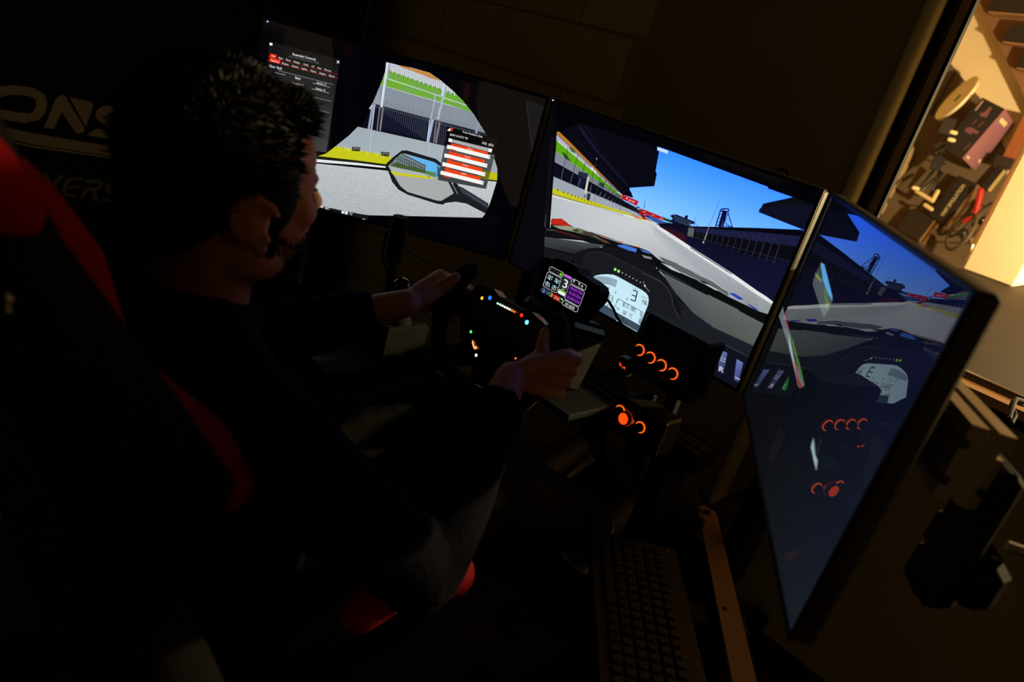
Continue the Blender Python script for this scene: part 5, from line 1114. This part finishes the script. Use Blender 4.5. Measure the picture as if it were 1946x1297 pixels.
part('base', MATTE, ban, box=(bE - bdv * 0.85 - bnv * 0.02 + np.array([0, 0, 0.02]), (1.72, 0.14, 0.04), (bdv, bnv, (0, 0, 1)), 0.01))
BP = crop(0, 130, 4.473); bP = bE + bnv * 0.0065
def bprint(polys, name='lettering', m=PRINT):
    mb = MB()
    for pts in polys: mb.prism([at_plane(x, y, bP, bnv) for x, y in BP(*pts)], bnv * 0.001)
    mb.build(name, m, ban)
# O : a rounded ring drawn as quads
oc_o = [(-160, 290), (-120, 200), (-20, 155), (110, 140), (280, 165), (370, 215), (405, 290), (385, 380), (330, 440), (210, 465), (60, 440), (-90, 410), (-150, 370)]
oc_i = [(-60, 300), (-30, 260), (30, 235), (120, 222), (250, 235), (300, 260), (310, 310), (290, 360), (250, 385), (150, 375), (40, 355), (-30, 345), (-55, 330)]
bprint([[oc_o[i], oc_o[(i + 1) % 13], oc_i[(i + 1) % 13], oc_i[i]] for i in range(13)])
bprint([[(480, 250), (510, 228), (550, 230), (715, 500), (715, 540), (660, 558), (640, 540), (525, 372), (460, 515), (375, 500)], [(590, 242), (770, 285), (795, 310), (735, 490), (720, 480), (660, 370)]])
bprint([[(810, 400), (830, 350), (880, 320), (960, 315), (1090, 350), (1080, 420), (920, 385), (905, 405), (960, 420), (1070, 450), (1060, 520), (880, 470), (830, 440)], [(820, 512), (1100, 565), (1080, 630), (740, 568)]])
bprint([[(-60, 485), (300, 555), (1100, 690), (1090, 765), (300, 650), (-60, 570)], [(-60, 588), (300, 660), (1100, 775), (1100, 788), (300, 676), (-60, 602)]], 'stripe')
LET2 = mat('faint_banner_print', (120, 124, 142), 0.85)
bprint([[(300, 870), (345, 878), (350, 930), (325, 900)], [(355, 880), (400, 890), (440, 985), (510, 905), (555, 912), (430, 1045), (400, 1035)]], 'lettering', LET2)
bprint([[(590, 930), (700, 925), (700, 950), (600, 955), (565, 1000), (680, 1000), (678, 1022), (560, 1025), (570, 1070), (655, 1080), (650, 1105), (560, 1085), (530, 1040), (545, 970)]], 'lettering', LET2)
bprint([[(735, 945), (850, 945), (880, 970), (865, 1020), (820, 1040), (835, 1125), (790, 1120), (780, 1045), (745, 1035), (715, 1112), (675, 1105), (725, 1010), (830, 1012), (840, 980), (730, 972)]], 'lettering', LET2)
bprint([[(920, 985), (960, 968), (1030, 985), (1025, 1010), (950, 1000), (930, 1030), (1015, 1050), (1025, 1090), (985, 1145), (860, 1130), (870, 1105), (965, 1115), (985, 1080), (900, 1055), (895, 1020)]], 'lettering', LET2)

# ================================================================== cables and small things in the sim room
c1 = MB().capsule([at_axis(x, y, 1, 0.02) for x, y in ((1474, 334), (1478, 325), (1486, 321.5), (1494, 325), (1497, 333), (1497, 340))], 0.0022, 8).build('monitor_cable', RUBBER, smooth=True)
tag(c1, 'small black cable loop peeking over the top of the track monitor', 'cable')
zs = WZ0 + 0.012
c2 = MB().capsule([at_axis(x, y, 2, zs + h) for x, y, h in ((1950, 772, 0.0), (1938, 768, 0.004), (1926, 762, 0.01), (1922, 770, 0.015), (1930, 790, 0.012), (1922, 805, 0.01), (1918, 797, 0.02), (1926, 770, 0.024), (1932, 758, 0.02), (1950, 764, 0.01))], 0.004, 8).build('sill_cable', RUBBER, smooth=True)
tag(c2, 'tangle of black cable lying on the window sill', 'cable')
c3 = MB().capsule([at_axis(x, y, 2, 0.006) for x, y in ((-5, 920), (25, 895), (60, 860), (85, 842), (110, 836))], 0.004, 8).build('floor_cable', RUBBER, smooth=True)
tag(c3, 'thin dark cable running across the floor behind the seat', 'cable')
c4 = MB().torus(at_axis(1085, 778, 1, -0.095), (0.2, -1, 0.3), 0.030, 0.0025, 26, 8)
c4.torus(at_axis(1092, 775, 1, -0.085), (-0.1, -1, 0.2), 0.027, 0.0025, 26, 8); c4 = c4.build('coiled_cable', RUBBER, smooth=True)
tag(c4, 'small coil of black cable hanging below the wheel deck', 'cable')
mt = MB().box((-1.30, -0.95, 0.008), (1.0, 0.55, 0.016), None, 0.004).build('floor_mat', mat('grey_mat', (120, 118, 116), 0.95, noise=0.15, scale=140, bump=0.2))
tag(mt, 'flat grey mat on the floor behind the racing seat', 'mat')

# ================================================================== things in the workshop beyond the window
bz = at_axis(1876, 529, 1, 3.4)[2]                        # bench height follows the white cabinet that stands on it
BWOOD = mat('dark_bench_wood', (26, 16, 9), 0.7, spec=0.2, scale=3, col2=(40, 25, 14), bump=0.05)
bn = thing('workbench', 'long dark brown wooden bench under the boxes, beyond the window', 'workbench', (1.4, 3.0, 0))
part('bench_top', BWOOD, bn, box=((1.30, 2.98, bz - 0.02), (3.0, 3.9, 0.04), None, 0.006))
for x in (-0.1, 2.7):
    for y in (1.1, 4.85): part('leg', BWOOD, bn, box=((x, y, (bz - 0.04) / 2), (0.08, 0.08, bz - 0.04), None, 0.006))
p0, p1 = at_axis(1830, 508, 1, 3.4), at_axis(1922, 550, 1, 3.4)
WCAB = mat('ribbed_white_sheet', (244, 226, 182), 0.6)
nt = WCAB.node_tree; wv = nt.nodes.new('ShaderNodeTexWave'); wv.bands_direction = 'X'; wv.inputs['Scale'].default_value = 60; wv.inputs['Distortion'].default_value = 0
tcn = nt.nodes.new('ShaderNodeTexCoord'); nt.links.new(tcn.outputs['Object'], wv.inputs['Vector']); bpn = nt.nodes.new('ShaderNodeBump'); bpn.inputs['Strength'].default_value = 0.5; bpn.inputs['Distance'].default_value = 0.004
nt.links.new(wv.outputs['Fac'], bpn.inputs['Height']); nt.links.new(bpn.outputs['Normal'], nt.nodes['Principled BSDF'].inputs['Normal'])
cx = (p0[0] + p1[0]) / 2; cw = p1[0] - p0[0]
wc = thing('white_cabinet', 'tall bright ribbed white cabinet standing on the brown bench', 'cabinet', (cx, 3.6, bz))
part('cabinet_body', WCAB, wc, box=((cx, 3.6, bz + 0.40), (cw, 0.40, 0.80), None, 0.008))
CBR = mat('brown_board_edge', (150, 110, 70), 0.7, noise=0.1)
part('cabinet_edge', CBR, wc, box=((p0[0] - 0.008, 3.41, bz + 0.42), (0.014, 0.03, 0.56)))
part('cabinet_top', mat('dark_lid', (44, 34, 26), 0.6), wc, box=((cx, 3.6, bz + 0.815), (cw + 0.02, 0.42, 0.03), None, 0.005))

def solve_box(Bq, Aq, Cq, Eq, t0):
    """depths that make three photographed edges of a carton meet at right angles"""
    rs = [ray(*q) for q in (Aq, Cq, Eq)]; PB = CAM + ray(*Bq) * t0; t = np.array([1.02, 1.02, 1.02]) * t0
    f = lambda t: (lambda a, c, e: np.array([a @ c, a @ e, c @ e]))(*[CAM + r * k - PB for r, k in zip(rs, t)])
    for _ in range(120):
        v = f(t); J = np.zeros((3, 3))
        for k in range(3): q = t.copy(); q[k] += 1e-5; J[:, k] = (f(q) - v) / 1e-5
        t = t - 0.5 * np.linalg.lstsq(J, v, rcond=None)[0]
    return PB, [CAM + r * k - PB for r, k in zip(rs, t)]
def against_board(PO, axs):            # same picture, but far enough away to lean on the board
    ys = [PO[1] + sum(axs[i][1] for i in range(3) if (k >> i) & 1) for k in range(8)]; s = (5.863 - CAM[1]) / (max(ys) - CAM[1])
    return CAM + (PO - CAM) * s, [v * s for v in axs]
def bt(px, py, y): return (y - CAM[1]) / ray(px, py)[1]      # depth at which a pixel meets the plane y
def carton(name, label, PB, ax, mats, cat='box'):
    """ax: three edge vectors from the nearest corner; mats: body, face colours"""
    t = thing(name, label, cat, PB + ax[1] + (ax[0] + ax[2]) / 2, 'cartons on the board')
    c = PB + sum(ax) / 2; un = [nrm(a) for a in ax]; sz = [np.linalg.norm(a) for a in ax]
    part('carton', mats[0], t, box=(c, [s - 0.004 for s in sz], un))
    part('face_panel', mats[1], t, box=(PB + (ax[0] + ax[1]) / 2 + un[2] * 0.0015, (sz[0] - 0.002, sz[1] - 0.002, 0.003), (un[0], un[1], un[2])))
    part('face_panel', mats[2], t, box=(PB + (ax[1] + ax[2]) / 2 + un[0] * 0.0015, (sz[1] - 0.002, sz[2] - 0.002, 0.003), (un[1], un[2], un[0])))
    return t
KRAFT = mat('brown_carton', (120, 84, 52), 0.85, noise=0.08); CBLK = mat('black_carton_print', (30, 24, 24), 0.6); PURP = mat('mauve_carton_print', (150, 104, 124), 0.65, noise=0.04)
PB, ax = solve_box((1910, 207), (1867, 185), (1829, 301), (1929, 237), 4.75); PB, ax = against_board(PB, ax)
pbx = carton('purple_box', 'long mauve and black product carton leaning on the board', PB, ax, (KRAFT, CBLK, PURP))
un = [nrm(v) for v in ax]; GR = mat('mauve_ink', (118, 72, 84), 0.7); LBL = mat('cream_label', (238, 220, 170), 0.7)
def on_face(t, name, m, O_, pxs, N_, up_=0.0015):
    part(name, m, t, prism=([at_plane(x, y, O_ + N_ * up_, N_) for x, y in pxs], N_ * 0.001))
Q = crop(1660, 130, 4.472)
nA = -un[2] if np.dot(-un[2], CAM - PB) > 0 else un[2]; nB = -un[0] if np.dot(-un[0], CAM - PB) > 0 else un[0]
on_face(pbx, 'printed_drawing', GR, PB, Q((990, 325), (1010, 335), (985, 375), (960, 420), (905, 405), (900, 385), (945, 370)), nA)
on_face(pbx, 'printed_drawing', GR, PB, Q((790, 505), (830, 500), (900, 540), (880, 560), (840, 545), (830, 565), (790, 540), (770, 540)), nA)
on_face(pbx, 'printed_line', GR, PB, Q((935, 450), (942, 453), (890, 500), (884, 497)), nA); on_face(pbx, 'printed_line', GR, PB, Q((880, 430), (886, 433), (842, 480), (836, 477)), nA); on_face(pbx, 'printed_line', GR, PB, Q((820, 640), (828, 643), (770, 695), (764, 691)), nA)
on_face(pbx, 'printed_line', mat('pale_mauve_ink', (170, 130, 140), 0.7), PB, Q((925, 270), (938, 278), (872, 362), (858, 355)), nA)
on_face(pbx, 'paper_label', LBL, PB, Q((1088, 418), (1138, 465), (1112, 500), (1066, 452)), nB); on_face(pbx, 'paper_label', LBL, PB, Q((800, 742), (818, 755), (808, 772), (790, 758)), nB); on_face(pbx, 'paper_label', LBL, PB, Q((905, 768), (918, 780), (898, 806), (886, 796)), nB)
# carton with the printed name
PB2, ax2 = solve_box((1858, 350), (1822, 333), (1798, 427), (1868, 358), 4.75); PB2, ax2 = against_board(PB2, ax2)
vbx = carton('simulation_box', 'black carton printed VNM SIMULATION leaning under the mauve carton', PB2, ax2, (KRAFT, CBLK, mat('bronze_carton_side', (120, 92, 66), 0.6)))
u2 = [nrm(v) for v in ax2]; n2 = -u2[2] if np.dot(-u2[2], CAM - PB2) > 0 else u2[2]
V, Fs = text_mesh('VNM SIMULATION'); lo, hi = V.min(0), V.max(0); R7 = crop(1640, 340, 5.405)
bl, br, hv = np.array(R7((824, 392))[0]), np.array(R7((1052, 74))[0]), np.array((-6.0, -3.6))
def word(name, body, bl, wv, hv, PO, N_, m, parent):
    if body not in TXT: TXT[body] = text_mesh(body)
    V, Fs = TXT[body]; lo, hi = V.min(0), V.max(0)
    me = bpy.data.meshes.new(name); pts = []
    for x, y in V:
        a_ = (x - lo[0]) / (hi[0] - lo[0]); b_ = (y - lo[1]) / (hi[1] - lo[1]); q = bl + wv * a_ + hv * b_; pts.append(tuple(map(float, at_plane(q[0], q[1], PO + N_ * 0.003, N_))))
    me.from_pydata(pts, [], Fs); me.materials.append(m); o = bpy.data.objects.new(name, me); C.objects.link(o); adopt(o, parent); return o
word('lettering', 'VNM SIMULATION', bl, br - bl, hv, PB2, n2, LBL, vbx)
n2b = -u2[0] if np.dot(-u2[0], CAM - PB2) > 0 else u2[0]
# lower dark carton and two plain ones behind
PB3, ax3 = against_board(at_t(1777, 418, 4.65), [u2[0] * 0.17, u2[1] * 0.16, u2[2] * 0.09])
carton('dark_carton', 'squat dark carton with a tan side below the lettered carton', PB3, ax3, (KRAFT, mat('dark_brown_carton', (40, 28, 22), 0.7), mat('tan_carton_side', (150, 116, 78), 0.7)))
PB4, ax4 = against_board(at_t(1908, 322, 4.9), [u2[0] * 0.05, u2[1] * 0.16, u2[2] * 0.06])
carton('green_carton', 'pale olive carton wedged behind the mauve carton', PB4, ax4, (mat('olive_carton', (168, 150, 96), 0.75), CBLK, mat('olive_carton2', (176, 158, 104), 0.75)))
# leaning display board behind them
byb = at_axis(1850, 300, 1, 4.95)
BOARD = mat('grey_brown_board', (112, 92, 68), 0.8, scale=5, col2=(88, 72, 54), bump=0.1)
bpx = [(1800, 114), (1836, 158), (1874, 200), (1915, 300), (1905, 400), (1880, 470), (1830, 520), (1760, 505), (1690, 480), (1640, 430)]
brd = thing('display_board', 'large grey-brown sloping board behind the cartons and pedals', 'board', at_axis(1760, 505, 1, 5.86))
part('panel', BOARD, brd, prism=([at_axis(x, y, 1, 5.86) for x, y in bpx], (0, 0.035, 0)))
def pegs(*pts):                       # steel pegs that carry the things hung on the board
    for p in pts: part('peg', STEEL, brd, True, tube=([p, (p[0], 5.87, p[2])], 0.006, 8))
pegs(PB + sum(ax) / 2, PB2 + sum(ax2) / 2, PB3 + sum(ax3) / 2, PB4 + sum(ax4) / 2, *[at_axis(x, y, 1, yy) for x, y, yy in ((1819, 188, 5.68), (1826, 441, 5.48), (1865, 418, 5.60), (1858, 390, 5.62), (1847, 464, 5.46), (1800, 240, 5.34), (1782, 308, 5.63), (1757, 373, 5.62), (1777, 373, 5.62), (1764, 394, 5.62), (1714, 322, 5.80), (1670, 402, 5.78))])
for (x0, y0, x1, y1, wd, nm, lab) in ((1815, 137, 1768, 218, 4.5, 'slotted_rail', 'thin dark slotted rail fixed on the sloping board'),):
    p, q = at_axis(x0, y0, 1, 5.83), at_axis(x1, y1, 1, 5.83)
    o = MB().box((p + q) / 2, (0.016, np.linalg.norm(q - p), 0.02), (nrm(np.cross(q - p, (0, 1, 0))), nrm(q - p), (0, 1, 0))).build(nm, CBLK); tag(o, lab, 'rail')
# folded fabric roll at the left
FAB = mat('grey_fabric_roll', (170, 140, 96), 0.85, noise=0.2, scale=30, bump=0.3)
o = MB().capsule([at_axis(x, y, 1, 5.82) for x, y in ((1732, 278), (1722, 305), (1706, 340), (1690, 372))], [0.028, 0.038, 0.035, 0.026], 12).build('fabric_roll', FAB, smooth=True); tag(o, 'pale fabric roll standing upright next to the window frame', 'fabric')
tj = thing('jar', 'small pinkish jar with a dark lid standing behind the window frame', 'jar', at_axis(1672, 410, 1, 5.81))
part('jar_body', mat('pinkish_jar', (196, 150, 118), 0.35), tj, True, lathe=(at_axis(1670, 405, 1, 5.81), (0.05, 0, 1), [(0.03, 0), (0.034, 0.02), (0.034, 0.09), (0.02, 0.11)], 18)); part('jar_lid', CBLK, tj, True, lathe=(at_axis(1670, 405, 1, 5.81) + np.array([0, 0, -0.02]), (0.05, 0, 1), [(0.03, 0), (0.03, 0.02)], 18))
# round white dish hung on the board
mj = nrm(RC[0] * 0.608 - RC[1] * 0.794); mi = nrm(RC[0] * 0.794 + RC[1] * 0.608)
vd = nrm(ray(1819, 188)); mi = nrm(mi - vd * np.dot(mi, vd)); mj = nrm(mj - vd * np.dot(mj, vd) - mi * np.dot(mj, mi)); ndisc = nrm(-vd * 0.27 - mi * 0.96)
td = bt(1819, 188, 5.66); Pd = at_t(1819, 188, td)
ds = thing('round_dish', 'round white dish seen edge-on above the mauve carton', 'dish', Pd); WHT = mat('cream_white_enamel', (250, 236, 196), 0.5)
Rr = 47 / F_PX * td
part('dish_plate', WHT, ds, True, lathe=(Pd, ndisc, [(0.01, 0.0), (Rr * 0.92, 0.0), (Rr, 0.012), (Rr, -0.012), (Rr * 0.9, -0.018), (0.01, -0.018)], 40)); part('dish_clip', STEEL, ds, True, capsule=([Pd + ndisc * 0.004 - mj * 0.02, Pd + ndisc * 0.004 + mj * 0.03], 0.006, 8))
# spare steering wheels
def spare_wheel(label, px, py, semi, ratio, t, m):
    P = at_t(px, py, t); a_ = nrm(RC[0] * 0.45 - RC[1] * 0.893); i_ = nrm(RC[0] * 0.893 + RC[1] * 0.45); v_ = nrm(ray(px, py)); i_ = nrm(i_ - v_ * np.dot(i_, v_)); a_ = nrm(a_ - v_ * np.dot(a_, v_) - i_ * np.dot(a_, i_)); n_ = nrm(-v_ * ratio - i_ * math.sqrt(1 - ratio ** 2))
    R_ = semi / F_PX * t; s_ = thing('spare_wheel', label, 'steering wheel', P - a_ * R_, 'spare wheel rims in the workshop')
    part('rim', m, s_, True, torus=(P, n_, R_, R_ * 0.085, 40, 10)); part('hub', STEEL, s_, True, lathe=(P - n_ * 0.02, n_, [(R_ * 0.25, 0), (R_ * 0.25, 0.02), (R_ * 0.1, 0.025)], 20))
    k_ = np.cross(n_, a_)
    for an_ in (90, 210, 330):
        d_ = a_ * math.sin(math.radians(an_)) + k_ * math.cos(math.radians(an_)); part('spoke', STEEL, s_, box=(P + d_ * R_ * 0.6 - n_ * 0.008, (R_ * 0.16, R_ * 0.75, 0.006), (nrm(np.cross(d_, n_)), d_, n_)))
GRIM = mat('grey_leather_rim', (92, 80, 66), 0.5)
spare_wheel('grey round steering wheel rim leaning against the lettered carton', 1826, 441, 37, 0.42, bt(1826, 441, 5.48), GRIM)
spare_wheel('second grey wheel rim half hidden beside the white cabinet', 1865, 418, 36, 0.25, bt(1865, 418, 5.60), GRIM)
o = MB().capsule([at_axis(x, y, 1, 5.62) for x, y in ((1864, 362), (1860, 382), (1855, 402), (1846, 414), (1832, 420))], [0.022, 0.024, 0.024, 0.024, 0.019], 12).build('red_grip', mat('red_rubber', (190, 24, 26), 0.5), smooth=True); tag(o, 'bent red rubber grip between the carton and the grey rims', 'grip')
o = MB().capsule([at_axis(x, y, 1, 5.46) for x, y in ((1838, 452), (1846, 456), (1848, 466), (1842, 480), (1832, 490))], [0.022, 0.025, 0.026, 0.024, 0.016], 12).build('chrome_bracket', mat('dull_chrome', (200, 180, 150), 0.25, 0.9), smooth=True); tag(o, 'curved shiny metal bracket below the grey wheel rim', 'bracket')
# pedal units lying among the cartons
def pedal_unit(label, pad, legs, rolls, t):
    P = at_t(*pad[0], t); s_ = thing('pedal_unit', label, 'pedals', P, 'pedal units on the board')
    q = [at_t(x, y, t) for x, y in pad[1]]; nn = nrm(np.cross(q[1] - q[0], q[2] - q[0])); part('pedal_pad', CBLK, s_, prism=(q, nn * 0.02))
    for (a_, c_) in legs: part('pedal_arm', STEEL, s_, True, capsule=([at_t(*a_, t + 0.03), at_t(*c_, t + 0.05)], 0.012, 8))
    for (x, y) in rolls: part('spring', LBL, s_, True, capsule=([at_t(x - 4, y - 1, t), at_t(x + 4, y + 1, t)], 0.016, 10))
pedal_unit('black pedal unit with cream springs beside the mauve carton', ((1800, 240), ((1797, 223), (1820, 228), (1806, 258), (1783, 252))), (((1800, 255), (1775, 285)), ((1812, 262), (1788, 290)), ((1808, 270), (1772, 278)), ((1830, 248), (1800, 272)), ((1778, 290), (1800, 276))), ((1812, 252), (1808, 266)), bt(1800, 250, 5.33))
pedal_unit('black pedal unit with bare metal arms above the squat carton', ((1780, 310), ((1780, 293), (1800, 298), (1786, 324), (1768, 320))), (((1776, 322), (1748, 356)), ((1786, 326), (1772, 362)), ((1776, 340), (1752, 362)), ((1790, 330), (1776, 352))), ((1740, 358),), bt(1780, 320, 5.62))
for k, (x0, y0, x1, y1) in enumerate(((1742, 364, 1772, 382), (1772, 382, 1782, 364), (1758, 390, 1770, 398))):
    o = MB().capsule([at_axis(x0, y0, 1, 5.62), at_axis(x1, y1, 1, 5.62)], 0.017, 8).build('angle_bracket', mat('cream_bracket', (232, 206, 150), 0.5)); tag(o, ('cream metal bracket arm lying below the pedal unit', 'short cream bracket leg standing by the lettered carton', 'small cream bracket stub above the squat carton')[k], 'bracket', 'cream brackets below the pedal units')
# staircase with dark brown step blocks, upper right
stp = [(1857, -8), (1882, 50), (1908, 105), (1935, 160), (1962, 215), (2060, 400), (2400, 300), (2300, -300), (1900, -120)]
sc = thing('staircase', 'brown staircase flank with dark steps, high in the workshop', 'staircase', at_axis(1940, 160, 1, 5.74))
part('stringer', BROWN, sc, prism=([at_axis(x, y, 1, 5.74) for x, y in stp], (0, 0.12, 0)))
DKT = mat('dark_step_brown', (34, 24, 19), 0.9)
for (a_, b_, c_, d_) in (((1877, 21), (1889, -14), (1990, -6), (1985, 30)), ((1905, 78), (1922, 47), (1990, 52), (1985, 88)), ((1931, 128), (1946, 97), (2010, 103), (2005, 138))):
    part('tread', DKT, sc, prism=([at_axis(x, y, 1, 5.62) for x, y in (a_, b_, c_, d_)], (0, 0.13, 0)))
    part('step_ledge', CBR, sc, prism=([at_axis(x, y, 1, 5.60) for x, y in (a_, d_, (d_[0], d_[1] + 3), (a_[0] + 2, a_[1] + 3))], (0, 0.15, 0)))
o = MB().box(at_axis(1960, 275, 1, 5.72), (0.28, 0.03, 0.38)).build('picture_frame', mat('orange_brown_panel', (150, 84, 40), 0.6, noise=0.15)); tag(o, 'orange-brown panel above the white cabinet', 'panel')
o = MB().box(at_axis(1945, 318, 1, 5.67), (0.40, 0.07, 0.08)).build('dark_shelf', mat('dark_shelf_wood', (36, 26, 20), 0.6)); tag(o, 'dark shelf edge just above the white cabinet', 'shelf')
